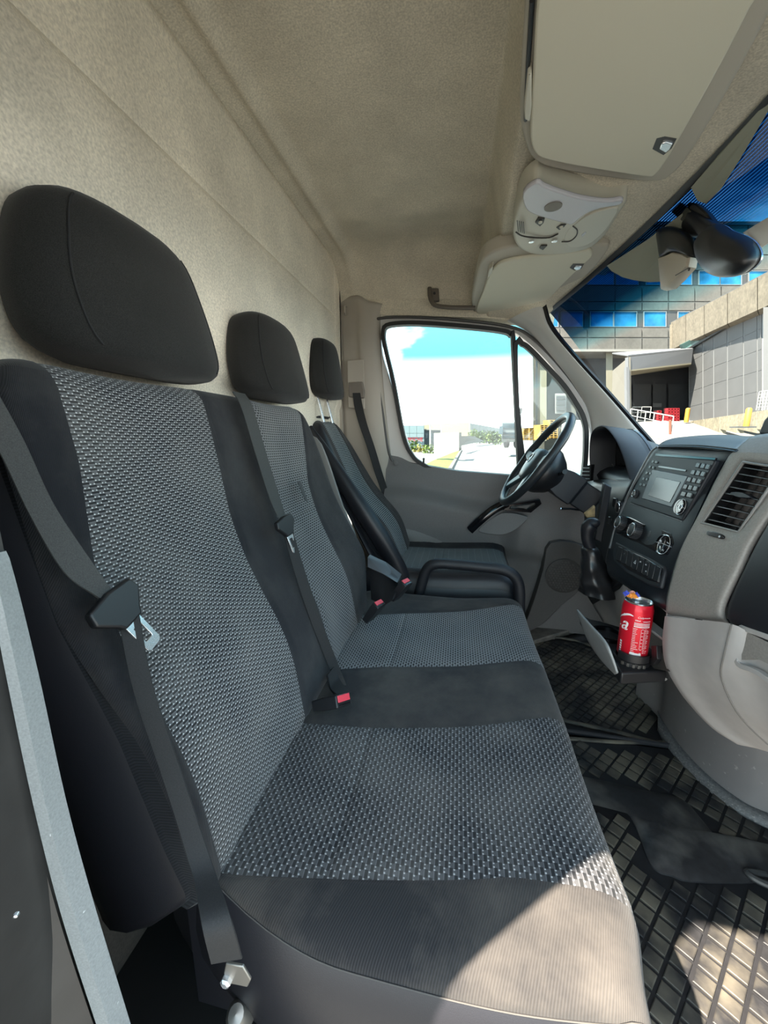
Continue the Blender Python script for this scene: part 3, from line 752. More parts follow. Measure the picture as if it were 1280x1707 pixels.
# vinyl skirt on the near end (and the rest of the box under the cushion)
rows = []
for k, (dz, o) in enumerate([(0, 0), (-.012, -.007), (-.04, -.014), (-.08, -.016), (-.13, -.014), (-.18, -.004), (-.20, .02)]):
    r = []
    for x in xs_+[p[0] for p in nose[:7]]:
        y = nearE(x); xx = .18+(x-.18)*.66 if x > .18 else x
        edge = sstep(-.29, -.20, x)
        z0 = cz(min(x, .19), y) + (dict(nose).get(x, 0))
        r.append(Vector((xx + (-.01 if k > 4 and x > .22 else 0), y+o, z0+dz)))
    rows.append(r)
G().grid(rows).build('side_skirt', vinyl, bench, ang=80)
G().tube([Vector((x if x < .181 else .18+(x-.18)*.66, nearE(x)-.0012, cz(min(x, .19), nearE(x))+dict(nose).get(x, 0))) for x in xs_[4:]+[p[0] for p in nose[:6]]], .0008, 5).build('stitching', mat('stitching', (.07, .065, .06), .9), bench)
G().box((-.07, .86, .30), (.54, 1.02, .2)).build('cushion_core', vinyl, bench)
# seat frame under the bench
G().box((-.08, .86, .105), (.40, .92, .19)).build('seat_base', mat('base_dark', (.02, .02, .02), .7), bench, bevel=.01)
G().lathe([(.016, 0), (.016, .02), (.010, .03), (0, .032)], P(405, 1692, Y=.33), (0, -.5, 1), 14, cap=False).build('frame_bolt', steel, bench)
# ---- driver's seat
drv = thing('bucket_seat', (0, 1.73, 0), 'dark driver seat with ribbed blue-grey cloth stripe, beside the far door', 'seat')
KD = .56; frd = pose(-.225, .44, KD)
zd = lambda w_: .44+w_*math.cos(math.atan(KD))
dL = lambda w_: table([(0, 1.60), (.4, 1.585), (.7, 1.60)], w_); dR = lambda w_: table([(0, 1.80), (.4, 1.79), (.7, 1.765)], w_)
dv = lambda w_: table([(0, 1.55), (.4, 1.53), (.7, 1.56)], w_)
d0f = lambda w_: table([(0, 1.47), (.15, 1.455), (.45, 1.47), (.6, 1.50), (.68, 1.53), (.72, 1.555), (.745, 1.60)], w_)
d1f = lambda w_: table([(0, 1.93), (.15, 1.965), (.45, 1.94), (.6, 1.885), (.68, 1.84), (.72, 1.81), (.745, 1.76)], w_)
seat_back('backrest', drv, frd, .745, [dv, dL, dR], [3, 0, 6, 0], [dL, dR], d0f, d1f, depth=.065, lumbar=.03)
# near side bolster
pts = [frd(1.51, -.04, .70), frd(1.485, -.022, .60), frd(1.466, -.006, .45), frd(1.455, .010, .28), frd(1.458, .018, .14), frd(1.466, .014, .03), frd(1.475, .0, -.03)]
G().tube(catmull(pts, 6), [lerp(.020, .040, sstep(0, 20, i)) for i in range(37)], 14, flat=.8).build('side_bolster', vinyl, drv, ang=80)
head_rest('headrest', (-.552, 1.65, 1.155), .30, .245, .105, .10, drv, head_cloth)
for yy in (1.585, 1.70):
    G().tube([(-.565, yy, 1.06), (-.60, yy, 1.20)], .0065, 10).build('headrest_post', chrome, drv)
# driver cushion
def dcz(x, y):
    z = .455+.012*sstep(-.1, .2, x)
    e = min(y-1.45, 2.0-y)
    if e < .05: z -= .05*(1-math.sqrt(max(0, 1-((.05-max(e, 0))/.05)**2)))
    for s_ in (1.545, 1.86): z -= .004*math.exp(-((y-s_)/.005)**2)
    z += .012*math.exp(-((y-1.49)/.04)**2) + .028*math.exp(-((y-1.93)/.05)**2)
    if 1.545 < y < 1.86: z -= .003*math.exp(-((x+.06)/.006)**2)
    return z
ysd = [1.45+.006*i for i in range(10)]+[1.51+.0125*i for i in range(36)]+[1.965+.007*i for i in range(6)]
rows = []; uv = []
xd = [-.36+.02*i for i in range(15)]+[-.072+.004*i for i in range(7)]+[-.04+.02*i for i in range(12)]
nz2 = [(.205, -.005), (.225, -.015), (.238, -.032), (.245, -.06), (.245, -.10), (.235, -.15)]
for y in ysd:
    r = [Vector((x, y, dcz(x, y))) for x in xd] + [Vector((x, y, dcz(.19, y)+dz)) for x, dz in nz2]
    rows.append(r); uv += [(x, y) for x in xd]+[(x-dz, y) for x, dz in nz2]
def dmi(i, j):
    y = ysd[min(i, len(ysd)-1)]
    if j >= len(xd)+1 or y < 1.475: return 3
    return 6 if 1.545 <= y < 1.86 else 0
G().grid(rows, mi=dmi, uvs=uv).build('cushion', [black_cloth, weave_a, weave_b, vinyl, knit, worn_cloth, weave_c], drv, ang=80)
rows = [[Vector((x, 1.45+o, dcz(min(x, .19), 1.45)+dict(nz2).get(x, 0)+dz)) for x in xd+[p[0] for p in nz2]] for dz, o in [(0, 0), (-.02, -.008), (-.06, -.012), (-.11, -.008), (-.13, .02)]]
G().grid(rows).build('side_skirt', vinyl, drv, ang=80)
G().box((-.06, 1.725, .34), (.56, .52, .13)).build('cushion_core', vinyl, drv)
G().box((-.06, 1.725, .15), (.42, .46, .28)).build('seat_base', door_lo, drv, bevel=.02)
# torn outer edge of the cushion: ragged black threads and bare white foam
g = G(); rnd = random.Random(3)
for i in range(60):
    x = rnd.uniform(-.20, .13); z0 = .475; y = 1.955+rnd.uniform(-.01, .01)
    g.tube([(x, y, z0), (x+rnd.uniform(-.012, .012), y+.005, z0+.02), (x+rnd.uniform(-.03, .03), y+rnd.uniform(-.01, .01), z0+rnd.uniform(.025, .042))], .0016, 4)
g.build('frayed_threads', rubber, drv, kind='stuff')
g = G(); 
pp = [(-.15, .0), (-.13, .022), (-.10, .020), (-.085, .028), (-.06, .018), (-.03, .020), (.0, .012), (.04, .010), (.08, .008), (.12, 0)]
g.prism([(x, 1.962, .492+z) for x, z in pp], (0, .02, 0)); g.build('bare_foam', mat('foam', (.62, .60, .56), .9, noise=(60, .25)), drv, bevel=.003)
# buckle stalk cover at the far hinge of the driver seat
G().box((-.30, 1.93, .60), (.06, .03, .05)).build('hinge_cover', black_pl, drv, bevel=.006)
# ---- tubular guard between the seats
lp = thing('tubular_guard', (.05, 1.40, .2), 'black tubular guard hoop between driver seat and passenger bench', 'guard rail')
gp = [Vector((-.15, 1.41, .22)), Vector((-.142, 1.41, .34)), Vector((-.128, 1.41, .42)), Vector((-.105, 1.405, .50)), Vector((-.07, 1.40, .528)), Vector((0, 1.40, .530)), Vector((.09, 1.40, .527)), Vector((.17, 1.40, .522)), Vector((.215, 1.40, .50)), Vector((.235, 1.40, .455)), Vector((.240, 1.40, .38)), Vector((.240, 1.40, .25))]
G().tube(catmull(gp, 6), .020, 16).build('hoop', soft_black, lp)
for q in (gp[0], gp[-1]): G().box(q+Vector((0, 0, -.12)), (.05, .05, .24)).build('foot', black_pl, lp, bevel=.006)
# ================================================================ seat belts
def ribbon(pts, widths, th=.0014):
    """flat webbing: centre points with a width vector each"""
    a = catmull(pts, 8); b = catmull(widths, 8); g = G(); rows = []
    for i, (p, q) in enumerate(zip(a, b)):
        t = ((a[min(i+1, len(a)-1)]-a[max(i-1, 0)])).normalized(); n = t.cross(q).normalized()*th
        rows.append([p-q+n*.2, p-q*.95+n, p+n, p+q*.95+n, p+q+n*.2, p+q*.95-n, p-n, p-q*.95-n])
    return g.grid(rows, closed=True, caps=True)
def tongue(parent, c, ax, wv, s=1.):
    """black moulded slider with chrome latch plate; ax = plate direction, wv = across"""
    ax = Vector(ax).normalized(); wv = Vector(wv); wv = (wv-ax*wv.dot(ax)).normalized(); n = ax.cross(wv); c = Vector(c)
    q = lambda a, b, h=0: c+ax*a*s+wv*b*s+n*h*s
    g = G(); g.prism([q(-.022, -.032, -.006), q(-.026, .0, -.006), q(-.022, .032, -.006), q(-.006, .036, -.006), q(.014, .018, -.006), q(.022, .014, -.006), q(.022, -.014, -.006), q(.014, -.018, -.006), q(-.006, -.036, -.006)], n*.012*s)
    g.build('slider', black_pl, parent, bevel=.003*s, seg=3)
    G().frame([q(.018, -.012, -.001), q(.062, -.012, -.001), q(.066, -.008, -.001), q(.066, .008, -.001), q(.062, .012, -.001), q(.018, .012, -.001)], [q(.030, -.006, -.001), q(.052, -.006, -.001), q(.053, -.005, -.001), q(.053, .005, -.001), q(.052, .006, -.001), q(.030, .006, -.001)], n*.0025*s).build('latch_plate', chrome, parent, bevel=.0006)
b1 = thing('seat_belt', (-.25, .29, .33), 'grey seat belt with chrome tongue hanging over the near edge of the bench back', 'seat belt', 'three-point seat belts')
UBp = lambda u, v, o=.012: P(u, v, pl=((1, 0, KB), -.28+KB*.43+o*math.sqrt(1+KB*KB)))
tp = UBp(195, 1015, .02)
up1 = [UBp(-40, 640, .03), UBp(20, 745, .022), UBp(70, 850, .018), UBp(130, 945, .018), tp+Vector((-.004, -.004, .012))]
ribbon(up1, [Vector((.003, .011, .004)), Vector((.003, .0105, .004)), Vector((.004, .010, .004)), Vector((.004, .013, .002)), Vector((.002, .012, -.008))]).build('shoulder_webbing', web, b1)
lo1 = [tp+Vector((.006, .008, -.01)), UBp(240, 1150, .024), UBp(290, 1300, .030), UBp(335, 1440, .045), P(362, 1540, X=-.215), P(378, 1600, X=-.215)]
ribbon(lo1, [Vector((.008, .007, .0)), Vector((.009, .005, .0)), Vector((.010, .004, 0)), Vector((.011, .004, 0)), Vector((.013, .005, 0)), Vector((.014, .006, -.002))]).build('lap_webbing', web_d, b1)
tongue(b1, tp+Vector((.004, 0, 0)), (P(262, 1078, X=-.34)-P(205, 1020, X=-.36)), (.25, .9, -.5), .95)
an = P(392, 1622, X=-.215)
G().prism([an+Vector(o) for o in [(-.008, 0, .016), (.012, 0, .018), (.020, 0, .002), (.015, 0, -.010), (-.004, 0, -.012), (-.012, 0, 0)]], (0, -.003, 0)).build('anchor_plate', steel, b1, bevel=.001)
G().lathe([(.006, 0), (.006, .004), (.0035, .006), (0, .006)], an+Vector((-.008, -.003, -.006)), (0, -1, 0), 6, cap=False).build('anchor_bolt', chrome, b1)
b2 = thing('seat_belt', (-.30, .84, .45), 'grey seat belt with chrome tongue lying down the middle of the bench back', 'seat belt', 'three-point seat belts')
m2 = [UBp(398, 655, .008), UBp(412, 680, .018), UBp(436, 760, .014), UBp(458, 830, .016), UBp(474, 872, .020)]
ribbon(m2, [Vector((.0, .026, 0)), Vector((.0, .025, 0)), Vector((.0, .024, 0)), Vector((.0, .023, 0)), Vector((0, .016, -.004))]).build('shoulder_webbing', web, b2)
l2 = [UBp(481, 890, .02), UBp(500, 955, .020), UBp(525, 1030, .020), UBp(552, 1100, .022), UBp(572, 1150, .03)]
ribbon(l2, [Vector((.006, .012, 0)), Vector((.009, .009, 0)), Vector((.010, .007, 0)), Vector((.010, .006, 0)), Vector((.010, .006, 0))]).build('lap_webbing', web_d, b2)
tongue(b2, UBp(477, 878, .024), (.24, .10, -.85), (.1, .95, .2), .95)
b3 = thing('seat_belt', (-.45, 1.95, .8), 'dark seat belt running from the far pillar down behind the driver seat', 'seat belt', 'three-point seat belts')
m3 = [P(594, 655, Y=1.94), P(598, 680, Y=1.935), P(606, 710, Y=1.93), P(618, 745, Y=1.93), P(630, 785, Y=1.93), P(645, 830, Y=1.94), P(662, 880, Y=1.95)]
ribbon(m3, [Vector((.020, .0, 0)), Vector((.022, .0, 0)), Vector((.020, .004, 0)), Vector((.018, .01, 0)), Vector((.018, .01, 0)), Vector((.016, .01, 0)), Vector((.016, .01, 0))]).build('shoulder_webbing', web_d, b3)
# buckles
def buckle(c, ax, wv, label, L=.075, stalk=None):
    ax = Vector(ax).normalized(); wv = Vector(wv); wv = (wv-ax*wv.dot(ax)).normalized(); n = ax.cross(wv); c = Vector(c)
    b = thing('seat_belt_buckle', c-ax*L, label, 'buckle', 'seat belt buckles')
    q = lambda a, x, h: c+ax*a+wv*x+n*h
    g = G(); g.grid([[q(a, x*s_, h*s2) for x, h in ((-.021, -.012), (.021, -.012), (.021, .012), (-.021, .012))] for a, s_, s2 in ((-L, .8, .8), (-L*.5, 1, 1), (-.004, 1, 1), (0, .96, .92))], closed=True, caps=True)
    g.build('buckle_body', black_pl, b, bevel=.002)
    G().prism([q(-.002, -.0165, -.002), q(-.002, .0165, -.002), q(-.002, .0165, .0105), q(-.002, -.0165, .0105)], ax*.004).build('release_button', red_btn, b, bevel=.001)
    G().prism([q(-.001, -.015, -.008), q(-.001, .015, -.008), q(-.001, .015, -.0055), q(-.001, -.015, -.0055)], ax*.002).build('slot', gloss_black, b)
    if stalk: G().tube(catmull([q(-L*.9, 0, 0), *stalk], 5), .013, 8, flat=.5).build('stalk', black_pl, b)
    return b
UBq = lambda u, v, o: P(u, v, pl=((1, 0, KB), -.28+KB*.43+o*math.sqrt(1+KB*KB)))
buckle(P(573, 1167, X=-.205), (.75, -.25, .42), (.5, .75, -.25), 'black buckle with red button in the crease between the two bench places')
buckle(P(633, 1006, X=-.21), (.5, -.15, .75), (.35, .9, -.1), 'black buckle with red button at the far end of the bench crease')
buckle(P(678, 970, X=-.14), (.5, -.15, .75), (.35, .9, -.1), 'black buckle with red button leaning beside the driver seat, the farthest one')
# grey stalk shroud between the seats
sh = thing('buckle_shroud', (-.24, 1.36, .3), 'grey and black plastic shroud holding the far belt buckles between the seats', 'seat trim')
pp = [P(616, 935, X=-.27), P(640, 948, X=-.22), P(668, 965, X=-.17), P(655, 1000, X=-.17), P(640, 1010, X=-.2), P(618, 1000, X=-.26)]
G().prism(pp, (.0, .035, -.01)).build('shroud_side', black_pl, sh, bevel=.004)
pp = [P(613, 928, X=-.27), P(640, 941, X=-.22), P(668, 962, X=-.17), P(663, 971, X=-.17), P(638, 956, X=-.22), P(613, 945, X=-.27)]
G().prism([p+Vector((0, -.004, 0)) for p in pp], (.0, .03, .0)).build('shroud_top', mat('shroud_grey', (.075, .08, .088), .5), sh, bevel=.003)
# webbing stub and padded block at the middle buckle
bs = thing('buckle_strap', (-.27, .84, .42), 'black webbing strap holding the middle buckle against the seat back', 'strap')
ribbon([UBq(551, 1118, .02), UBq(558, 1140, .03), P(572, 1158, X=-.222)], [Vector((.002, .02, 0)), Vector((.004, .02, 0)), Vector((.01, .016, -.008))], .003).build('strap_webbing', web_d, bs)
# ================================================================ floor mats
AX = Vector((.646, .763, 0)); BX = Vector((.763, -.646, 0))
def poly_in(x, y, poly):
    c = False; n = len(poly)
    for i in range(n):
        x1, y1 = poly[i]; x2, y2 = poly[i-1]
        if (y1 > y) != (y2 > y) and x < (x2-x1)*(y-y1)/(y2-y1)+x1: c = not c
    return c
def fmat(name, outline, holes, zt, label, pa, pb, gut):
    m_ = thing(name, (sum(p[0] for p in outline)/len(outline), sum(p[1] for p in outline)/len(outline), 0), label, 'floor mat')
    o3 = [Vector((x, y, .0)) for x, y in outline]
    G().prism(o3, (0, 0, zt)).build('mat_base', mat_base, m_, bevel=.004)
    G().tube(catmull([p+Vector((0, 0, zt+.003)) for p in o3], 3, True), .007, 8, True).build('mat_rim', mat_rubber, m_)
    g = G(); inn = [(p.x, p.y) for p in inset([Vector((x, y, 0)) for x, y in outline], .018)]
    for i in range(-60, 60):
        for j in range(-60, 60):
            c = AX*(i*pa) + BX*(j*pb)+Vector((.45, .65, 0))
            cs = [c+AX*(sa*(pa-gut)/2)+BX*(sb*(pb-gut)/2) for sa, sb in ((-1, -1), (1, -1), (1, 1), (-1, 1))]
            if not all(poly_in(p.x, p.y, inn) for p in cs): continue
            if any(poly_in(p.x, p.y, h) for h in holes for p in cs): continue
            tp_ = [lerp(p, c, .10)+Vector((0, 0, zt+.0045)) for p in cs]; bt_ = [p+Vector((0, 0, zt-.001)) for p in cs]; md = [p+Vector((0, 0, zt+.0035)) for p in cs]
            g.add(bt_+md+tp_, [(8, 9, 10, 11)]+[(k, (k+1) % 4, 4+(k+1) % 4, 4+k) for k in range(4)]+[(4+k, 4+(k+1) % 4, 8+(k+1) % 4, 8+k) for k in range(4)])
    g.build('mat_studs', mat_rubber, m_, kind='stuff', smooth=False)
    return m_
smooth_z = [(.30, 1.05), (.40, 1.055), (.55, 1.04), (.64, 1.03), (.66, .97), (.68, .925), (.80, .93), (.80, .86), (.734, .85), (.678, .829), (.547, .806), (.512, .811), (.485, .815), (.474, .844), (.479, .95), (.43, .97), (.30, .97)]
pm = fmat('passenger_floor_mat', [(.16, .24), (.82, .24), (.90, .60), (.87, .88), (.835, 1.0), (.77, 1.13), (.735, 1.22), (.16, 1.22)], [smooth_z], .014, 'black rubber floor mat with diamond studs in front of the passenger bench', .0355, .036, .0065)
# smooth heel pad pressed into the mat
g = G(); rows = []
hp = catmull([Vector((x, y, 0)) for x, y in smooth_z], 3, True)
c = sum(hp, Vector())/len(hp)
cp_ = sum(hp, Vector())/len(hp)
G().grid([[lerp(p, cp_, f)+Vector((0, 0, h)) for p in hp] for f, h in ((0, .010), (.01, .018), (.08, .022), (.3, .028), (.6, .032), (.95, .033))], closed=True, caps=True).build('heel_pad', mat('heel_pad', (.026, .026, .028), .42, noise=(14, .35, 60, .2), dirt=((.2, .19, .17), 8, .50, .7, .6)), pm)
G().tube(catmull([Vector((.86, .80, .018)), Vector((.78, .815, .022)), Vector((.70, .826, .026)), Vector((.68, .845, .026)), Vector((.72, .852, .022))], 5), .007, 8).build('moulded_lip', mat('heel_lip', (.05, .05, .05), .45), pm)
hz = P(1048, 1350, Z=.024); G().prism(catmull([hz+Vector((a*.009*(1+.4*(k % 2)), b*.009*(1+.3*((k+1) % 2)), 0)) for k, (a, b) in enumerate([(1, 0), (.6, .7), (0, 1), (-.7, .6), (-1, 0), (-.5, -.8), (.2, -1), (.8, -.5)])], 2, True), (0, 0, .0012)).build('worn_hole', gloss_black, pm)
G().tube(catmull([P(u, v, Z=.0185) for u, v in [(1050, 1348), (1062, 1368), (1068, 1385), (1080, 1420), (1098, 1448)]], 4), .0016, 5).build('tear_line', rubber, pm)
fmat('driver_floor_mat', [(.16, 1.245), (.70, 1.245), (.745, 1.33), (.80, 1.52), (.79, 1.70), (.60, 1.88), (.38, 1.88), (.16, 1.86)], [], .012, 'black rubber floor mat with small studs in the far footwell under the drinks drawer', .0285, .029, .0055)
G().tube([Vector((.16, 1.232, .018)), Vector((.45, 1.232, .019)), Vector((.72, 1.228, .018))], .010, 8, flat=.6).build('mat_joint', soft_black, None, label='raised rubber ridge between the two floor mats', cat='trim strip')
# ================================================================ dashboard
SN = (1, 0, -.25)
def S(u, v, h=0.): return P(u, v, pl=(SN, .2875 - h*1.031))
EX, EY, EZ = Vector((0, -1, 0)), Vector((.2425, 0, .970)), Vector((-.970, 0, .2425))
dash = thing('dashboard', (.7, 1.1, .6), 'two-tone dashboard with raised dark centre and grey right-hand side below the windscreen', 'dashboard')
# dark upper pad, stretching to the windscreen
def dtop(x, y):
    hx = 1.19-.38*((y-1.05)/.87)**2
    z = .985 + .017*math.exp(-((x-.66)/.10)**2) - .10*sstep(.75, 1.1, x)
    z -= .14*sstep(1.22, 1.34, y)*sstep(1.2, .55, x)
    return z
rows = []
for j in range(45):
    y = .18+1.74*j/44; r = []
    x0 = lerp(.545, .60, sstep(1.2, 1.35, y)); x1 = 1.17-.38*((y-1.05)/.87)**2
    r.append(Vector((x0+.01, y, dtop(x0, y)-.045))); r.append(Vector((x0, y, dtop(x0, y)-.025)))
    for i in range(16): x = lerp(x0+.012, x1, i/15); r.append(Vector((x, y, dtop(x, y)-.012*math.exp(-(i/1.2)**2))))
    rows.append(r)
G().grid(rows).build('top_pad', blue_black, dash, ang=70, solid=.01)
# ---- centre stack facia
L = [(1096, 747), (1083, 760), (1050, 822), (1028, 875), (1017, 914), (1013, 938), (1020, 962)]
R = [(1221, 754), (1192, 794), (1162, 857), (1142, 900), (1128, 930), (1117, 968), (1111, 1016)]
hh = [.0, .004, .008, .010, .008, .0, -.015]
rows = []
for (a, b), (c, d), h in zip(L, R, hh):
    rows.append([S(a-4, b, h-.05), S(a-1, b, h-.006)]+[S(lerp(a, c, t), lerp(b, d, t)+2*math.sin(t*3.14), h+.004*math.sin(t*3.14)) for t in (0, .33, .66, 1)]+[S(c+1, d, h-.02)])
rows.insert(0, [p+Vector((.03, 0, .012)) for p in rows[0]])
rows.append([p+Vector((.05, 0, -.02)) for p in rows[-1]])
G().grid(patch(rows, 4, 4)).build('centre_facia', blue_black, dash, ang=60)
G().tube(catmull([S(u, v, .010) for u, v in [(1096, 744), (1081, 760), (1049, 822), (1027, 875), (1016, 914)]], 5), .0028, 8).build('facia_edge', mat('edge_grey', (.16, .17, .18), .3), dash)
# padded cap over the stack
rows = []
for (u0, v0, h0), (u1, v1, h1) in [((1097, 746, .003), (1222, 753, .003)), ((1098, 744, .004), (1224, 751, .004)), ((1108, 736, -.02), (1233, 742, -.02)), ((1126, 730, -.05), (1246, 733, -.05)), ((1150, 727, -.12), (1262, 729, -.12))]:
    rows.append([S(lerp(u0, u1, t), lerp(v0, v1, t)-3.5*math.sin(t*3.14), h0) for t in (-.02, .2, .5, .8, 1.02)])
G().grid(patch(rows, 4, 4)).build('stack_cap', blue_black, dash, solid=.006, ang=70)
# ---- radio unit (lifts out of the facia)
radio = thing('car_radio', S(1118, 812), 'black radio with grey screen, keypad and round controller set in the centre stack', 'radio')
def quad(pts, h, d, name, m, parent, bevel=.0015, **k):
    return G().prism([S(u, v, h) for u, v in pts], -EZ*d).build(name, m, parent, bevel=bevel, **k)
quad([(1092, 758), (1192, 766), (1190, 772), (1136, 868), (1050, 838), (1052, 832)], .0145, .012, 'radio_face', soft_black, radio, .003)
quad([(1092, 756), (1193, 763), (1191, 767), (1092, 760)], .0155, .004, 'top_slot', gloss_black, radio, .0005)
G().tube([S(1051, 839, .0135), S(1136, 869, .0135)], .0011, 6).build('lower_trim', mat('trim_line', (.2, .21, .22), .3), radio)
quad([(1098, 776), (1144, 783), (1142, 786), (1096, 779)], .016, .004, 'disc_slot', gloss_black, radio, .0004)
quad([(1087, 782), (1147, 793), (1119, 846), (1069, 831)], .0165, .004, 'screen_bezel', mat('bezel', (.05, .065, .08), .35), radio, .002)
quad([(1094, 795), (1134, 803), (1116, 838), (1080, 826)], .0175, .002, 'screen', mat('screen', (.045, .06, .065), .22), radio, .0008)
greyb = mat('radio_keys', (.16, .20, .21), .3)
for (u, v) in [(1091, 770), (1086, 779), (1081, 789), (1075.5, 798.5), (1070.5, 808)]:
    for du in (-2.6, 2.8):
        G().box(S(u+du, v+.4*du*.4, .0165), (.0085, .006, .003), Matrix((EX, EY, EZ)).transposed(), 0).build('key', greyb, radio, bevel=.0008)
kb = mat('keypad_black', (.016, .018, .022), .3); kt = mat('key_print', (.55, .58, .62), .5)
for r_, (u, v) in enumerate([(1172, 777), (1164, 789), (1157.5, 801), (1151, 813), (1144.5, 824.5)]):
    for k_ in range(3 if r_ < 4 else 2):
        dx = (k_-1)*8.2 if r_ < 4 else (k_-.5)*10
        G().box(S(u+dx, v+dx*.17, .0165), (.0135 if r_ < 4 else .017, .0105, .003), Matrix((EX, EY, EZ)).transposed()).build('key', kb, radio, bevel=.001)
        if r_ < 4 and not (r_ == 3 and k_ != 1):
            text(str(r_*3+k_+1) if r_ < 3 else '0', .006, S(u+dx, v+dx*.17, .0182), EX, EY, kt, 'digit', radio, .0001)
def knob(parent, u, v, h, r, d, name='knob', m=None, rim=None):
    c = S(u, v, h); g = G(); n = 24
    prof = [(r*1.02, 0), (r, d*.7), (r*.93, d*.96), (r*.80, d), (0, d)]
    o = g.lathe(prof, c, EZ, n, cap=False).build(name, m or black_pl, parent)
    rg = G()
    for k in range(26):
        a = k/26*2*math.pi; p = c + (EX*math.cos(a)+EY*math.sin(a))*r*1.0
        rg.tube([p+EZ*.001, p+EZ*d*.85], .0010, 4)
    rg.build('grip_ribs', mat('grip_grey', (.06, .063, .068), .4), o, kind='stuff')
    if rim: G().tube([c+EZ*(d+.0002)+(EX*math.cos(k/24*6.283)+EY*math.sin(k/24*6.283))*r*.82 for k in range(24)], .0009, 6, True).build('knob_ring', chrome, o)
    return o
knob(radio, 1062, 824, .012, .0105, .010, 'volume_knob', rim=True)
ct = G().lathe([(.0175, 0), (.0175, .003), (.0160, .0045), (0, .0045)], S(1134, 845, .0150), EZ, 28, cap=False).build('controller', gloss_black, radio)
G().tube([S(1134, 845, .0195)+(EX*math.cos(k/24*6.283)+EY*math.sin(k/24*6.283))*.0172 for k in range(24)], .0007, 6, True).build('ring', chrome, ct)
G().lathe([(.006, 0), (.006, .0015), (0, .0018)], S(1134, 845, .0195), EZ, 16, cap=False).build('ok_button', kb, ct)
G().tube([S(1134, 845, .0213)+(EX*math.cos(k/16*6.283)+EY*math.sin(k/16*6.283))*.0058 for k in range(16)], .0004, 5, True).build('ring', chrome, ct)
for k in range(4):
    d_ = EX*math.cos(k*1.5708)+EY*math.sin(k*1.5708); q_ = EX*-math.sin(k*1.5708)+EY*math.cos(k*1.5708); c = S(1134, 845, .0197)+d_*.0115
    G().prism([c+d_*.0025, c+q_*.002-d_*.001, c-q_*.002-d_*.001], EZ*.0003).build('arrow', kt, ct, smooth=False)
# ---- climate panel
cl = thing('climate_panel', S(1075, 890), 'black heater control strip with two ribbed knobs and a round rocker below the radio', 'heater controls')
quad([(1032, 858), (1050, 862), (1072, 872), (1100, 880), (1120, 888), (1124, 905), (1112, 925), (1095, 922), (1060, 905), (1026, 890)], .0135, .010, 'panel', gloss_black, cl, .003)
knob(cl, 1040, 873, .012, .0195, .018, rim=True); knob(cl, 1065, 886, .012, .0205, .020, rim=True)
for u, v, w_ in [(1083, 890, .012), (1078, 902, .012)]:
    G().box(S(u, v, .0135), (.010, .014, .002), Matrix((EX, EY, EZ)).transposed()).build('button', kb, cl, bevel=.0008)
kd = G().lathe([(.0235, 0), (.0235, .005), (.021, .007), (.019, .0055), (0, .0055)], S(1106, 908, .012), EZ, 32, cap=False).build('round_rocker', gloss_black, cl)
G().tube([S(1106, 908, .0192)+(EX*math.cos(k/28*6.283)+EY*math.sin(k/28*6.283))*.022 for k in range(28)], .0010, 6, True).build('ring', chrome, kd)
G().tube([S(1092, 903, .0180), S(1104, 906, .0186), S(1119, 912, .0180)], .0007, 5).build('split_line', mat('split', (.3, .32, .34), .3), kd)
def sym(parent, u, v, h, pts, s_, name='symbol', m=kt):
    c = S(u, v, h); return G().prism([c+EX*x*s_+EY*y*s_ for x, y in pts], EZ*.0002).build(name, m, parent, smooth=False)
car = [(-1, -.35), (-.95, .1), (-.6, .2), (-.35, .6), (.35, .6), (.6, .2), (1, .1), (1, -.35)]
sym(kd, 1101, 902, .0180, car, .005); sym(kd, 1113, 905, .0180, [(-1, -.2), (1, -.2), (1, .1), (-1, .3)], .005); sym(kd, 1105, 917, .0180, [(-1, -.5), (1, -.5), (.8, .5), (-.8, .5)], .004)
# ---- switch row
sw = thing('switch_row', S(1065, 950), 'curved row of black rocker switches at the foot of the centre stack', 'switches')
quad([(1026, 903), (1050, 914), (1080, 928), (1106, 944), (1107, 952), (1100, 981), (1080, 975), (1045, 957), (1022, 935), (1020, 918)], .0125, .010, 'switch_frame', soft_black, sw, .004)
quad([(1029, 908), (1052, 919), (1080, 932), (1102, 946), (1097, 972), (1078, 966), (1046, 950), (1025, 932)], .0140, .004, 'switch_well', gloss_black, sw, .002)
for k in range(8):
    t = (k+.5)/8; u0, v0 = lerp(1029, 1102, t), lerp(909, 946, t)+2*math.sin(t*3.14)*-0; u1, v1 = lerp(1025, 1096, t), lerp(931, 971, t)
    du = 3.9; pts = [(u0-du, v0-1.2), (u0+du, v0+2.4), (u1+du, v1+1.6), (u1-du, v1-2.0)]
    q_ = G().prism([S(a, b, .0165) for a, b in pts], -EZ*.003).build('rocker_switch', kb, sw, bevel=.0012)
    cx, cy = (u0+u1)/2, (v0+v1)/2
    if k == 1: sym(q_, cx, cy-4, .0168, [(0, .8), (-.4, 0), (0, -.3), (.4, 0)], .004)
    if k == 3:
        c = S(cx, cy, .0168); G().frame([c+EY*.006, c-EX*.006-EY*.004, c+EX*.006-EY*.004], [c+EY*.0035, c-EX*.0035-EY*.0026, c+EX*.0035-EY*.0026], EZ*.0002).build('hazard_triangle', kt, q_, smooth=False)
    if k in (4, 5): sym(q_, cx, cy-5, .0168, car, .0032)
    if k == 5: sym(q_, cx, cy+6, .0168, car, .0032)
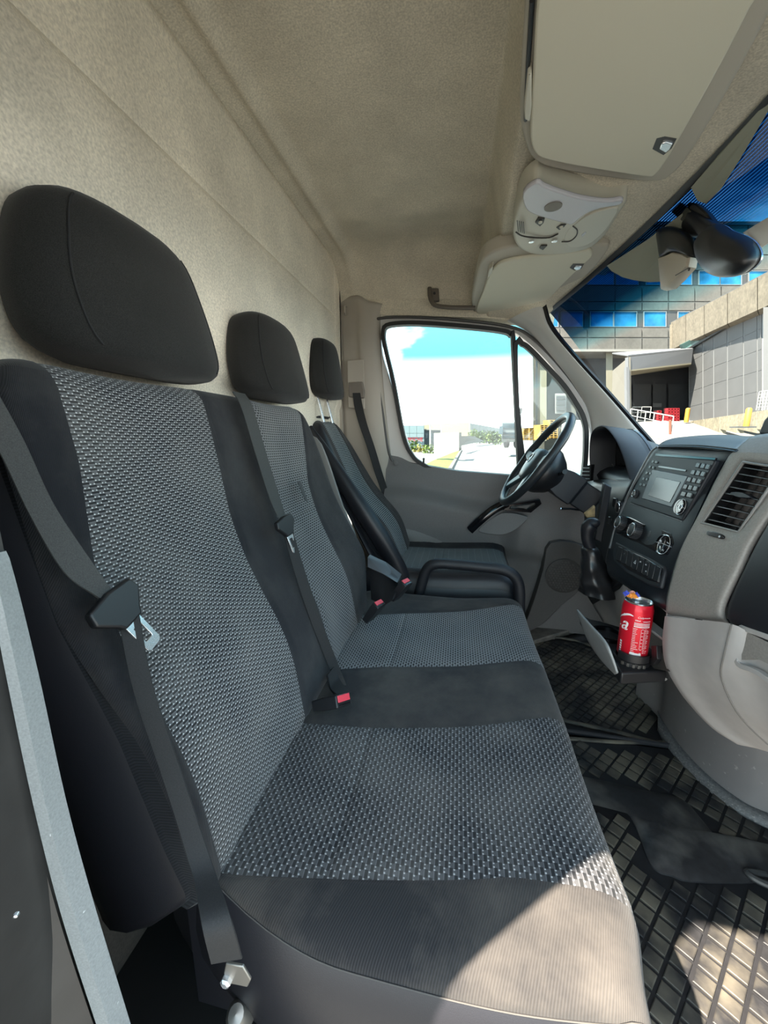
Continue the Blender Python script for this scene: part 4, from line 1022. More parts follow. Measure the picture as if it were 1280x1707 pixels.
# ---- grey right-hand facia with vent opening
C4 = [[(1252, 727), (1276, 723), (1330, 716), (1385, 712), (1400, 712)],
      [(1226, 750), (1252, 750), (1318, 752), (1352, 752), (1366, 752)],
      [(1208, 771), (1236, 769), (1302, 780), (1328, 784), (1342, 786)],
      [(1163, 860), (1168, 871), (1229, 887), (1252, 893), (1266, 897)],
      [(1133, 919), (1145, 924), (1200, 938), (1226, 945), (1240, 949)],
      [(1114, 985), (1128, 988), (1178, 998), (1200, 1003), (1213, 1006)],
      [(1110, 1016), (1126, 1019), (1176, 1027), (1199, 1029), (1211, 1030)],
      [(1112, 1023), (1128, 1027), (1178, 1034), (1205, 1038), (1218, 1042)]]
HH = [-.03, .0, .006, .012, .014, .010, .0, -.02]
pts = [[S(u, v, HH[i]-(.012 if j == 4 else 0)) for j, (u, v) in enumerate(r)] for i, r in enumerate(C4)]
g = G(); vs = [p for r in pts for p in r]; fs = []
full = patch(pts, 4, 4); nrow, ncol = len(full), len(full[0])
fs = []
for i in range(nrow-1):
    for j in range(ncol-1):
        if 8 <= i < 12 and 4 <= j < 8: continue
        fs.append((i*ncol+j, i*ncol+j+1, (i+1)*ncol+j+1, (i+1)*ncol+j))
g.add([p for r in full for p in r], fs)
g.build('grey_facia', grey_pl, dash, ang=70, solid=.008, off=1)
vent = thing('air_vent', S(1230, 830), 'wide black slatted air vent in the grey facia right of the radio', 'air vent')
def V(s_, t_, h): # s across, t down
    a = [lerp(1237, 1302, s_), lerp(770, 780.5, s_)]; b = [lerp(1168.5, 1229, s_), lerp(871, 886.5, s_)]
    return S(lerp(a[0], b[0], t_), lerp(a[1], b[1], t_), h)
G().frame([V(-.03, -.02, .013), V(1.03, -.02, .013), V(1.03, 1.02, .013), V(-.03, 1.02, .013)], [V(.02, .015, .013), V(.98, .015, .013), V(.98, .985, .013), V(.02, .985, .013)], -EZ*.005).build('vent_frame', mat('vent_rim', (.22, .21, .20), .45), vent, bevel=.002)
G().frame([V(-.03, -.02, .008), V(1.03, -.02, .008), V(1.03, 1.02, .008), V(-.03, 1.02, .008)], [V(.018, .013, .008), V(.982, .013, .008), V(.982, .987, .008), V(.018, .987, .008)], -EZ*.04).build('vent_duct', black_pl, vent)
G().prism([V(-.02, -.02, -.03), V(1.02, -.02, -.03), V(1.02, 1.02, -.03), V(-.02, 1.02, -.03)], -EZ*.005).build('vent_cavity', mat('cavity', (.003, .003, .003), .9), vent)
for k in range(9):
    t = (k+.75)/9.4
    G().prism([V(.015, t-.010, .009), V(.985, t-.010, .009), V(.985, t+.007, .009), V(.015, t+.007, .009)], -EZ*.014+EY*.002).build('slat', mat('slat_black', (.028, .029, .032), .35), vent, bevel=.0006)
for k in range(5):
    s_ = (k+.7)/5.2
    G().prism([V(s_-.006, .02, -.012), V(s_+.006, .02, -.012), V(s_+.006, .98, -.012), V(s_-.006, .98, -.012)], -EZ*.012).build('vane', black_pl, vent)
G().prism(catmull([V(.22, .47, .0125), V(.45, .445, .016), V(.70, .47, .0125), V(.72, .50, .0125), V(.45, .52, .016), V(.24, .50, .0125)], 3, True), -EZ*.012).build('vent_tab', soft_black, vent, bevel=.002)
# airbag lamp
al = G().prism(catmull([S(u, v, .0165) for u, v in [(1177, 889), (1180, 885), (1192, 887), (1203, 891), (1205, 895), (1202, 898), (1190, 895), (1179, 892)]], 3, True), -EZ*.004).build('indicator_lamp', gloss_black, dash, bevel=.001)
G().lathe([(.0022, 0), (.002, .0006), (0, .0008)], S(1199, 894.5, .0166), EZ, 10, cap=False).build('lamp_dot', kt, al)
# glove box
rows = []
for i, (a, b, c, d, h) in enumerate([(1342, 786, 1480, 800, .004), (1300, 842, 1440, 870, .008), (1266, 897, 1400, 930, .010), (1240, 949, 1380, 1000, .010), (1215, 1006, 1370, 1060, .004), (1213, 1030, 1370, 1100, -.004), (1222, 1043, 1370, 1120, -.014)]):
    rows.append([S(a-1, b, h-.03), S(a+1, b, h-.004), S(a+5, b+2, h+.002), S(lerp(a, c, .4), lerp(b, d, .4), h+.004), S(c, d, h), S(c, d, h)+Vector((0, -.32, 0))])
G().grid(patch(rows, 3, 3)).build('glove_box_lid', mat('glove_black', (.010, .011, .015), .5, bump=(900, .3, .0006)), dash, ang=60)
# ---- lower light grey console
LR = [([(1109, 1027), (1160, 1033), (1219, 1040), (1262, 1062), (1350, 1105)], .452),
      ([(1106, 1068), (1150, 1077), (1207, 1090), (1262, 1105), (1350, 1160)], .455),
      ([(1112, 1108), (1150, 1118), (1202, 1127), (1268, 1160), (1350, 1215)], .468),
      ([(1132, 1146), (1168, 1156), (1221, 1175), (1280, 1210), (1370, 1260)], .495),
      ([(1156, 1177), (1192, 1191), (1247, 1210), (1300, 1238), (1390, 1285)], .525),
      ([(1191, 1213), (1226, 1224), (1280, 1241), (1330, 1262), (1410, 1310)], .555),
      ([(1234, 1240), (1262, 1248), (1305, 1262), (1350, 1282), (1430, 1330)], .580)]
pts = []
for r, x in LR:
    row = [P(r[0][0], r[0][1], X=x)+Vector((.16, .02, .0))]+[P(u, v, X=x+(.018 if j > 2 else 0)) for j, (u, v) in enumerate(r)]; row.append(row[-1]+Vector((0, -.25, 0))); pts.append(row)
full = patch(pts, 4, 4)
full.append([p+Vector((.20, .02, .04)) for p in full[-1]])
G().grid(full).build('lower_console', light_pl, dash, ang=60)
# seam line and pocket with bright lip on the right
G().tube(catmull([P(u, v, X=x-.001) for (u, v), x in [((1219, 1041), .452), ((1207, 1090), .455), ((1202, 1127), .468), ((1221, 1175), .495), ((1247, 1210), .525), ((1280, 1241), .555)]], 6), .0016, 6).build('console_seam', mat('seam_grey', (.16, .15, .14), .6), dash)
pk = [P(u, v, X=.462) for u, v in [(1231, 1052), (1245, 1050), (1350, 1100), (1350, 1180), (1262, 1122), (1232, 1110), (1225, 1095)]]
G().frame(inset(catmull(pk, 3, True), -.004), inset(catmull(pk, 3, True), .004), (.01, 0, 0)).build('pocket_lip', light_pl, dash, bevel=.002)
G().prism([P(u, v, X=.464) for u, v in [(1236, 1058), (1248, 1055), (1350, 1105), (1350, 1140), (1262, 1098), (1236, 1100)]], (.008, 0, 0)).build('pocket_back', grey_pl, dash)
# kick panel and its dirty edge strip
kb_ = [(1060, 1150), (1096, 1183), (1106, 1203), (1139, 1249), (1188, 1298), (1237, 1334), (1270, 1350), (1340, 1375)]
ko = [(1055, 1180), (1096, 1212), (1106, 1230), (1128, 1260), (1167, 1300), (1221, 1344), (1276, 1374), (1340, 1395)]
bot = [P(u, v, Z=.035) for u, v in kb_]
rows = [[p+Vector((.0, 0, -.035)) for p in bot], bot, [p+Vector((-.005, 0, .12)) for p in bot], [p+Vector((-.02, 0, .30)) for p in bot], [p+Vector((-.03, 0, .52)) for p in bot]]
G().grid(patch(rows, 4, 3)).build('kick_panel', mat('kick_grey', (.20, .19, .19), .6, bump=(900, .15, .0005), dirt=((.4, .38, .35), 60, .66, .72, .7), noise=(5, .1)), dash, ang=70)
o3 = catmull([P(u, v, Z=.024) for u, v in ko[1:]], 4); i3 = catmull([p+Vector((0, 0, -.002)) for p in bot[1:]], 4)
G().grid([[p+Vector((0, 0, -.012)) for p in o3], o3, [lerp(a, b, .5)+Vector((0, 0, .007)) for a, b in zip(o3, i3)], i3]).build('edge_strip', mat('strip_dirty', (.13, .13, .13), .6, noise=(160, .3), dirt=((.4, .38, .35), 200, .6, .7, .7)), dash, ang=80)
# ---- left cheek of the console, drawer cavity
ck = [[(1047, 960, .47), (1016, 980, .50), (985, 1001, .52)], [(1043, 990, .475), (1016, 1005, .505), (992, 1016, .525)], [(1040, 1030, .48), (1020, 1035, .51), (1003, 1034, .53)], [(1052, 1090, .49), (1035, 1085, .52), (1018, 1070, .55)], [(1110, 1135, .53), (1085, 1125, .56), (1055, 1110, .58)]]
G().grid(patch([[P(u, v, X=x) for u, v, x in r] for r in ck], 4, 4)).build('console_cheek', light_pl, dash, solid=.006, off=-1, ang=70)
cav = [P(u, v, X=.468) for u, v in [(1046, 964), (1111, 1020), (1107, 1068), (1086, 1052), (1042, 1016)]]
G().prism([p+Vector((.05, .0, 0)) for p in inset(cav, -.02)], (.01, 0, 0)).build('drawer_shade_plate', mat('cavity', (0, 0, 0)), dash)  # black plate stands in for the shade inside the drawer opening
G().frame(inset(cav, -.003), inset(cav, .0025), (.03, 0, 0)).build('cavity_frame', light_pl, dash, bevel=.001)
# ---- drinks drawer
dw = thing('drinks_drawer', (.40, .92, .45), 'open black drinks drawer with grey curved front pulled out of the dash', 'cup holder')
rows = [[P(962, 1016, X=.335), P(983, 1040, X=.33), P(1008, 1068, X=.328), P(1020, 1094, X=.336), P(1029, 1121, X=.348)],
        [P(965, 1026, X=.341), P(980, 1052, X=.342), P(1000, 1080, X=.342), P(1014, 1102, X=.346), P(1028, 1123, X=.353)],
        [P(968, 1034, X=.352), P(978, 1062, X=.358), P(992, 1086, X=.360), P(1008, 1106, X=.358), P(1026, 1124, X=.358)]]
G().grid(patch(rows, 4, 4)).build('drawer_front', mat('drawer_grey', (.30, .31, .31), .45, dirt=((.6, .6, .6), 160, .68, .72, .6), noise=(40, .08)), dw, solid=.004, off=0)
tz = .475
tp3 = [P(u, v, Z=tz) for u, v in [(967, 1024), (985, 1032), (1000, 1035), (1045, 1048), (1098, 1090), (1112, 1118), (1036, 1122), (1018, 1095), (985, 1050)]]
G().prism(tp3, (0, 0, -.03)).build('tray', black_pl, dw, bevel=.004)
def ring(c, r0, r1, h, n=28):
    return G().lathe([(r1, 0), (r1, h), (r0, h), (r0, 0)], c, (0, 0, 1), n, cap=False)
ring(P(1012, 1058, Z=tz+.004)+Vector((0, 0, -.004)), .034, .040, .010).build('cup_ring', gloss_black, dw)
cc = P(1053, 1088, Z=.492); CX, CY = cc.x, cc.y
ring(Vector((CX, CY, .470)), .0335, .0385, .014).build('cup_ring', black_pl, dw)
# clamp in front of the can
g = G(); a0, a1 = -2.75, -.9
for zz0, zz1, rr in ((.486, .504, .0395), (.462, .486, .036)):
    ps = [Vector((CX+math.cos(a)*.0345, CY+math.sin(a)*.0345, zz0)) for a in [lerp(a0, a1, k/12) for k in range(13)]]
    qs = [Vector((CX+math.cos(a)*rr, CY+math.sin(a)*rr, zz0)) for a in [lerp(a0, a1, k/12) for k in range(13)]]
    g.prism(ps+qs[::-1], (0, 0, zz1-zz0))
g.build('can_clamp', black_pl, dw, bevel=.0015)
for k in range(5):
    a = lerp(a0+.35, a1-.35, k/4)
    G().box((CX+math.cos(a)*.0385, CY+math.sin(a)*.0385, .468), (.005, .006, .030), Matrix.Rotation(a, 3, 'Z')).build('clamp_rib', mat('clamp_brown', (.07, .062, .055), .5), dw, bevel=.001)
G().prism([P(u, v, X=.45) for u, v in [(1085, 1076), (1094, 1076), (1095, 1098), (1088, 1108), (1078, 1108), (1078, 1098), (1086, 1096)]], (.012, 0, 0)).build('slide_catch', black_pl, dw, bevel=.001)
G().prism([P(u, v, X=.46) for u, v in [(1078, 1112), (1096, 1078), (1106, 1092), (1116, 1120)]], (.03, .02, 0)).build('slide_rail', mat('rail_brown', (.05, .046, .042), .5), dw, bevel=.001)
# ---- drink can
can = thing('drink_can', (CX, CY, .478), 'red drink can with white script lettering standing in the drinks drawer', 'can')
r_ = .0315; z0 = .478; H_ = .148
canred = mat('can_red', (.72, .012, .03), .28, metal=.25); alu = mat('can_metal', (.78, .79, .80), .25, 1.)
G().lathe([(.024, .0), (.026, .004), (r_-.002, .010), (r_, .014), (r_, H_-.018), (r_-.001, H_-.014), (.0285, H_-.005), (.0275, H_-.003)], (CX, CY, z0), (0, 0, 1), 40, cap=False).build('can_body', canred, can)
G().lathe([(.0275, H_-.0035), (.0282, H_-.001), (.0275, H_), (.0262, H_-.001), (.0258, H_-.005), (0, H_-.005)], (CX, CY, z0), (0, 0, 1), 40, cap=False).build('can_lid', alu, can)
G().frame([Vector((CX+.011*math.cos(a), CY+.006+.007*math.sin(a), z0+H_-.004)) for a in [k/14*6.283 for k in range(14)]], [Vector((CX+.006*math.cos(a), CY+.006+.003*math.sin(a), z0+H_-.004)) for a in [k/14*6.283 for k in range(14)]], (0, 0, .001)).build('ring_pull', alu, can)
white = mat('print_white', (.82, .80, .80), .4)
def wrap(o, ang0):   # bend flat lettering (x along the circumference, z up) round the can
    for v in o.data.vertices:
        x, z, d = v.co.x, v.co.y, v.co.z; a = ang0 + x/r_
        v.co = Vector((math.cos(a)*(r_+.0003+d), math.sin(a)*(r_+.0003+d), z))
    return o
def ctext(body, size, ang, z, shear=0, sx=1., bold=0., name='lettering', rot=False):
    c = bpy.data.curves.new('tmp', 'FONT'); c.body = body; c.size = size; c.extrude = .0001; c.shear = shear; c.offset = bold; c.resolution_u = 3; c.align_x = 'LEFT'
    o = bpy.data.objects.new('tmp', c); COL.objects.link(o); dg = bpy.context.evaluated_depsgraph_get(); me = bpy.data.meshes.new_from_object(o.evaluated_get(dg)); bpy.data.objects.remove(o)
    for v in me.vertices:
        x, y = v.co.x*sx, v.co.y
        if rot: x, y = -y, x
        v.co = Vector((x, y + z, v.co.z))
    me.materials.clear(); me.materials.append(white); r = bpy.data.objects.new(name, me); COL.objects.link(r); r.parent = can; return wrap(r, ang)
CA = math.atan2(-CY, -CX)        # side of the can towards the open door
def cbar(a, z, w_, h_, name='printed_line'):
    vs = []; n = 6
    for k in range(n+1):
        an = CA + (a + w_*k/n)/r_
        for zz_ in (z, z+h_): vs.append((math.cos(an)*(r_+.0003), math.sin(an)*(r_+.0003), zz_))
    me = bpy.data.meshes.new(name); me.from_pydata(vs, [], [(2*k, 2*k+2, 2*k+3, 2*k+1) for k in range(n)]); me.materials.append(white)
    r = bpy.data.objects.new(name, me); COL.objects.link(r); r.parent = can; return r
ctext('a', .044, CA-.033/r_, .080, shear=.3, sx=.95, bold=.0004)
ctext('l', .050, CA-.045/r_, .083, shear=.4, sx=1.0, bold=.0004)
# swash over the script
sw_ = [(-.046, .100), (-.036, .108), (-.024, .116), (-.014, .120), (-.006, .119)]
vs = []
for k, (x, z) in enumerate(catmull([Vector((a, b, 0)) for a, b in sw_], 5)[::1] and [(p.x, p.y) for p in catmull([Vector((a, b, 0)) for a, b in sw_], 5)]):
    an = CA + x/r_; t = .0022*math.sin((k+2)/24*3.14)+.0004
    vs += [(math.cos(an)*(r_+.0004), math.sin(an)*(r_+.0004), z-t), (math.cos(an)*(r_+.0004), math.sin(an)*(r_+.0004), z+t)]
me = bpy.data.meshes.new('swash'); me.from_pydata(vs, [], [(2*k, 2*k+2, 2*k+3, 2*k+1) for k in range(len(vs)//2-1)]); me.materials.append(white)
r = bpy.data.objects.new('swash', me); COL.objects.link(r); r.parent = can
ctext('Cola', .0065, CA+.002/r_, .116, shear=.3); ctext('ORIGINAL', .0032, CA+.015/r_, .117)
ctext('330ml', .0042, CA-.002/r_, .109, bold=.0001)
for k in range(3): cbar(-.003, .1035-.0028*k, .034, .0012)
cbar(.014, .1085, .018, .0012); cbar(-.003, .094, .034, .0022)
for k in range(15):
    z = .0895-.0042*k
    cbar(-.004, z, .006+.008*random.random(), .0010)
    if k % 2 == 0: cbar(.0135, z, .004, .0010)
    cbar(.020, z, .004, .0010)
    if k % 3: cbar(.026, z, .003+.002*random.random(), .0010)
for k in (0, 1, 2): cbar(.0125+.0065*k, .040, .0005, .050)
cbar(-.005, .0215, .023, .0085, 'barcode_panel')
for k in range(6): cbar(-.030, .016+.006*k, .0055, .0042)
# crumpled sweet wrapper on the lid
wr = thing('sweet_wrapper', (CX-.004, CY+.01, z0+H_), 'crumpled orange and blue sweet wrapper on top of the red can', 'wrapper')
rnd = random.Random(11)
def crumple(c, s_, name, m):
    n = 9; rows = []
    for i in range(n):
        r = []
        for j in range(n):
            u, v = i/(n-1)-.5, j/(n-1)-.5
            r.append(Vector(c)+Vector((u*s_[0]+rnd.uniform(-.0013, .0013), v*s_[1]+rnd.uniform(-.0013, .0013), s_[2]*(.3+math.cos(u*3)*math.cos(v*3))+rnd.uniform(-.0018, .0018))))
        rows.append(r)
    return G().grid(rows).build(name, m, wr, smooth=False, solid=.0004)
zt_ = z0+H_
crumple((CX-.012, CY+.006, zt_+.001), (.022, .014, .010), 'wrapper_body', mat('wrap_orange', (.85, .28, .03), .35))
crumple((CX-.022, CY+.014, zt_+.004), (.012, .016, .009), 'twisted_end', mat('wrap_blue', (.05, .08, .55), .35))
crumple((CX-.001, CY+.012, zt_+.004), (.010, .013, .008), 'twisted_end', mat('wrap_blue', (.05, .08, .55), .35))
crumple((CX-.010, CY+.014, zt_+.008), (.014, .008, .006), 'wrapper_fold', mat('wrap_pink', (.75, .35, .30), .35))
# ---- gear lever
gv = thing('gear_lever', P(985, 990, Y=1.30), 'black gear lever with leather boot beside the centre stack', 'gear lever')
yk = 1.28
G().tube(catmull([P(984, 914, Y=yk), P(979, 898, Y=yk), P(980, 882, Y=yk), P(987, 873, Y=yk), P(999, 871, Y=yk-.01)], 5), [lerp(.020, .021, 1)*f for f in [.8+.01*i for i in range(8)]+[.90, .95, 1., 1.05, 1.08, 1.08, 1.04, 1., .92, .82, .7, .55, .35]], 16).build('lever_knob', vinyl, gv, ang=80)
rows = []
for i in range(15):
    t = i/14; c = lerp(P(984, 912, Y=yk), P(996, 988, Y=yk), t); rr = lerp(.022, .058, t**.7)*(1+.06*math.sin(t*19)); r = []
    for j in range(32):
        a = j/32*6.283; k = rr*(1+.07*math.sin(3*a+t*5)+.04*math.sin(7*a-t*6)); r.append(c+Vector((math.cos(a)*k*.9, math.sin(a)*k, 0)))
    rows.append(r)
G().grid(rows, closed=True, caps=True).build('leather_boot', mat('boot_leather', (.016, .016, .018), .33, spec=.6, bump=(60, .3, .002)), gv, ang=80)
bf = [P(u, v, X=x) for u, v, x in [(966, 972, .47), (984, 1003, .49), (1050, 962, .47), (1046, 948, .47), (1000, 985, .49), (985, 985, .49)]]
G().prism(bf, (.01, .0, -.012)).build('boot_frame', black_pl, gv, bevel=.003)
# ---- instrument hood
ih = thing('instrument_binnacle', (.62, 1.66, .85), 'black arched instrument hood behind the steering wheel', 'instrument panel')
arch = [P(992, 812, X=.60), P(984, 775, X=.575), P(984, 735, X=.565), P(990, 716, X=.563), P(1003, 709, X=.565), P(1016, 716, X=.57), P(1030, 736, X=.575), P(1042, 765, X=.585), P(1052, 800, X=.60)]
ac = catmull(arch, 4); rows = []
cen = Vector((.6, 1.66, .90))
for p in ac:
    q = lerp(p, cen, .045); e = Vector((.24, 0, -.085)) ; 
    rows.append([q+Vector((.10, 0, -.01)), q+Vector((.004, 0, 0)), lerp(p, q, .5)+Vector((-.004, 0, 0)), p, p+Vector((.08, .0, -.012)), p+e*.66, p+e*1.2])
G().grid(rows).build('hood', soft_black, ih, ang=70)
G().prism([p+Vector((.10, 0, -.01)) for p in [lerp(p, cen, .03) for p in ac]], (.01, 0, 0)).build('dial_face', mat('dial_black', (.006, .006, .007), .15), ih)
dc = P(1036, 806, X=.66)
for q, rr in ((dc, .035), (dc+Vector((0, .13, .02)), .05), (dc+Vector((0, .27, .0)), .035)):
    G().tube([q+Vector((0, math.cos(k/30*6.283)*rr, math.sin(k/30*6.283)*rr)) for k in range(30)], .002, 6, True).build('dial_ring', mat('dial_ring', (.14, .17, .18), .3), ih)
# dark lower facia between stack and column
lf = [[P(1062, 800, X=.60), P(1030, 800, X=.61), P(1000, 800, X=.60), P(968, 806, X=.60)], [P(1036, 860, X=.58), P(1020, 860, X=.585), P(1000, 850, X=.59), P(975, 845, X=.59)], [P(1020, 925, X=.56), P(1010, 920, X=.56), P(995, 905, X=.56), P(978, 890, X=.56)], [P(1030, 975, X=.56), P(1010, 965, X=.56), P(990, 950, X=.57), P(975, 930, X=.57)]]
G().grid(patch(lf, 4, 4)).build('lower_facia', blue_black, dash, solid=.008, off=1)
for u, v, w_, h_ in [(1025, 838, .03, .035), (1017, 868, .03, .028)]:
    c = P(u, v, X=.572); G().box(c, (.008, w_, h_)).build('dash_switch', kb, dash, bevel=.003)
c = P(1036, 846, X=.572); G().lathe([(.020, 0), (.020, .012), (.016, .014), (0, .014)], c, (-1, 0, .2), 24, cap=False).build('light_switch', kb, dash)
G().tube([c+Vector((-.014, math.cos(k/24*6.283)*.018, math.sin(k/24*6.283)*.018)) for k in range(24)], .0012, 6, True).build('switch_ring', chrome, dash)
# far corner vent
fv = thing('air_vent', P(975, 785, Y=1.84), 'small corner air vent with pale slats beyond the steering wheel', 'air vent')
G().prism([P(u, v, Y=1.83) for u, v in [(972, 778), (986, 774), (985, 802), (968, 800)]], (.02, .02, 0)).build('vent_housing', black_pl, fv, bevel=.003)
for k in range(4): G().box(P(976+.2*k, 780+6*k, Y=1.826), (.030, .004, .0045)).build('slat', mat('slat_pale', (.45, .52, .54), .3), fv, bevel=.001)
# ---- steering wheel and column
EXW = Vector((.547, 0, .838)); NW = Vector((-.838, 0, .547)); YW = Vector((0, 1, 0)); WC = Vector((.307, 1.68, .905))
sw_t = thing('steering_wheel', WC, 'black steering wheel with airbag boss and spokes in front of the far door window', 'steering wheel')
R0 = .208
ring_p = [WC+EXW*math.cos(k/56*6.283)*R0+YW*math.sin(k/56*6.283)*R0 for k in range(56)]
G().tube(ring_p, [.0165+.0012*math.sin(k*1.1)*(1 if 8 < k % 28 < 20 else 0) for k in range(56)], 14, True).build('rim', mat('wheel_rim', (.017, .02, .024), .38), sw_t, ang=80)
hub_m = mat('hub_grey', (.045, .06, .07), .42)
def WQ(a, b, h=0): return WC+EXW*a+YW*b+NW*h
hubp = catmull([WQ(.055, 0), WQ(.050, .06), WQ(.015, .085), WQ(-.04, .075), WQ(-.085, .04), WQ(-.092, 0), WQ(-.085, -.04), WQ(-.04, -.075), WQ(.015, -.085), WQ(.050, -.06)], 4, True)
g = G(); rr = []
cn = WQ(-.015, 0)
for f, h in ((1.0, -.055), (1.02, -.02), (1.0, 0), (.9, .012), (.6, .018), (.2, .020)): rr.append([lerp(cn, p, f)+NW*h for p in hubp])
g.grid(rr, closed=True, caps=True).build('airbag_boss', hub_m, sw_t, ang=60)
emb = G().tube([WQ(.0, 0, .021)+(EXW*math.cos(k/24*6.283)+YW*math.sin(k/24*6.283))*.022 for k in range(24)], .002, 6, True).build('emblem_ring', chrome, sw_t)
for k in range(3):
    a = k*2.094; G().tube([WQ(0, 0, .021), WQ(0, 0, .021)+(EXW*math.cos(a)+YW*math.sin(a))*.021], .0016, 6).build('emblem_ray', chrome, emb)
for a0, b0, a1, b1 in ((.0, .075, .02, .20), (.0, -.075, .02, -.20), (-.07, .05, -.155, .135), (-.07, -.05, -.155, -.135)):
    d_ = Vector((a1-a0, b1-b0)); n_ = Vector((-d_.y, d_.x)).normalized()*.022
    G().prism([WQ(a0+n_.x*1.2, b0+n_.y*1.2, -.02), WQ(a0-n_.x*1.2, b0-n_.y*1.2, -.02), WQ(a1-n_.x*.7, b1-n_.y*.7, -.006), WQ(a1+n_.x*.7, b1+n_.y*.7, -.006)], NW*.018).build('spoke', hub_m, sw_t, bevel=.006, seg=3)
G().lathe([(.040, -.14), (.075, -.105), (.098, -.070), (.104, -.045), (.095, -.03)], cn, NW, 32).build('rear_cover', black_pl, sw_t, ang=60)
sc2 = thing('steering_column', WC-NW*.2, 'black boxed steering column shroud below the instrument hood', 'steering column')
def CQ(l, a, b): return cn-NW*l+EXW*a+YW*b
rows = []
for l, a, b in ((.10, .048, .055), (.14, .058, .062), (.20, .060, .064), (.205, .052, .055), (.285, .052, .058), (.29, .048, .052)):
    rows.append([CQ(l, sa*a, sb*b) for sa, sb in ((-1, -1), (-1, 1), (1, 1), (1, -1))])
G().grid(rows, closed=True, caps=True).build('column_shroud', soft_black, sc2, bevel=.008, seg=3, smooth=True)
st = P(935, 848, Y=1.60); G().tube([P(965, 850, Y=1.64), P(950, 848, Y=1.62), st], [.004, .0045, .005], 8).build('tilt_lever', black_pl, sc2)
G().lathe([(.005, 0), (.005, .004), (0, .005)], st, (-1, -.2, .1), 8, cap=False).build('lever_tip', chrome, sc2)
for b0, l_ in ((.10, .12), (-.10, .10)):
    G().tube([CQ(.10, .02, .05*(1 if b0 > 0 else -1)), CQ(.085, .02, b0*1.3), CQ(.08, .03, b0*1.75)], [.007, .006, .009], 8).build('control_stalk', black_pl, sc2)
# dark upright panel and exposed foam by the column
G().prism([P(u, v, Y=1.42) for u, v in [(1008, 806), (1020, 812), (1003, 905), (990, 900)]], (.01, .05, 0)).build('knee_panel', soft_black, dash, bevel=.004)
G().prism([P(u, v, Y=1.50) for u, v in [(975, 857), (992, 843), (992, 862), (978, 863)]], (.0, .02, 0)).build('exposed_foam', mat('foam_tan', (.50, .36, .19), .9, noise=(60, .3)), dash, bevel=.002)
# dark pillar grip at the extreme right of the dash top
G().prism([P(u, v, X=.70) for u, v in [(1262, 724), (1272, 700), (1290, 680), (1330, 690), (1330, 730)]], (.03, 0, 0)).build('dash_corner_block', soft_black, dash, bevel=.006)
# ================================================================ overhead
def ZP(z, k=0.): return ((0, k, 1), z)
def plate(pts, pl, th, name, m, parent, bevel=.004, n=3, seg=3, **kw):
    c = catmull([P(u, v, pl=pl) for u, v in pts], n, True)
    return G().prism(c, (0, 0, th)).build(name, m, parent, bevel=bevel, seg=seg, **kw)
carrier_m = mat('carrier_felt', (.46, .42, .345), .8, bump=(900, .2, .0006))
vz = thing('sun_visor', P(1000, 150, Z=1.63), 'large beige sun visor folded up at the top of the picture', 'sun visor', 'sun visors')
near_v = [(908, -60), (895, 0), (889, 100), (885, 180), (884, 232), (892, 256), (915, 268), (1000, 284), (1075, 295), (1092, 292), (1108, 272), (1125, 245), (1190, 130), (1250, 15), (1285, -60), (1100, -60)]
car_v = [(882, -60), (876, 0), (869, 100), (866, 190), (875, 240), (890, 268), (920, 282), (1000, 296), (1085, 304), (1118, 294), (1150, 258), (1215, 150), (1285, 20), (1325, -60), (1100, -60)]
plate(near_v, ZP(1.622), .014, 'visor_panel', visor_m, vz, bevel=.005)
plate(car_v, ZP(1.637), .05, 'visor_tray', carrier_m, vz, bevel=.008)
G().tube([P(887, 0, Z=1.632), P(880, 110, Z=1.632), P(876, 200, Z=1.632)], .004, 8).build('pivot_rod', black_pl, vz)
G().prism([P(u, v, Z=1.618) for u, v in [(879, 124), (886, 124), (886, 180), (883, 205), (874, 200), (873, 180)]], (0, 0, .02)).build('pivot_cover', cons_m, vz, bevel=.004, seg=3)
def clip(pl, pts, parent):
    h = [P(u, v, pl=pl) for u, v in pts]; c = sum(h, Vector())/len(h)
    G().prism([lerp(p, c, -.15)+Vector((0, 0, -.0006)) for p in h], (0, 0, .004)).build('clip_recess', mat('clip_dark', (.05, .045, .04), .5), parent)
    G().prism([lerp(p, c, .35)+Vector((.004, 0, -.006)) for p in h], (0, 0, .008)).build('clip', chrome, parent, bevel=.002)
clip(ZP(1.622), [(1090, 247), (1096, 232), (1108, 229), (1125, 232), (1118, 246), (1106, 256)], vz)
vd = thing('sun_visor', P(890, 470, pl=ZP(1.72, .08)), 'smaller beige sun visor folded up on the far side above the driver window', 'sun visor', 'sun visors')
far_v = [(826, 445), (840, 437), (870, 431), (914, 426), (972, 419), (985, 420), (985, 430), (966, 447), (925, 488), (893, 520), (872, 526), (840, 530), (805, 526), (794, 518), (806, 485), (816, 458)]
car_d = [(800, 440), (815, 424), (850, 412), (905, 407), (1000, 409), (1014, 411), (1012, 420), (990, 448), (950, 486), (905, 520), (880, 531), (830, 532), (795, 526), (786, 505), (792, 470)]
plate(far_v, ZP(1.722, .08), .012, 'visor_panel', visor_m, vd)
plate(car_d, ZP(1.734, .08), .05, 'visor_tray', carrier_m, vd, bevel=.008)
G().prism([P(u, v, pl=ZP(1.716, .08)) for u, v in [(815, 450), (822, 444), (820, 456), (812, 466)]], (0, 0, .02)).build('pivot_cover', cons_m, vd, bevel=.003)
clip(ZP(1.722, .08), [(951, 446), (956, 440), (972, 440), (968, 447), (958, 450)], vd)
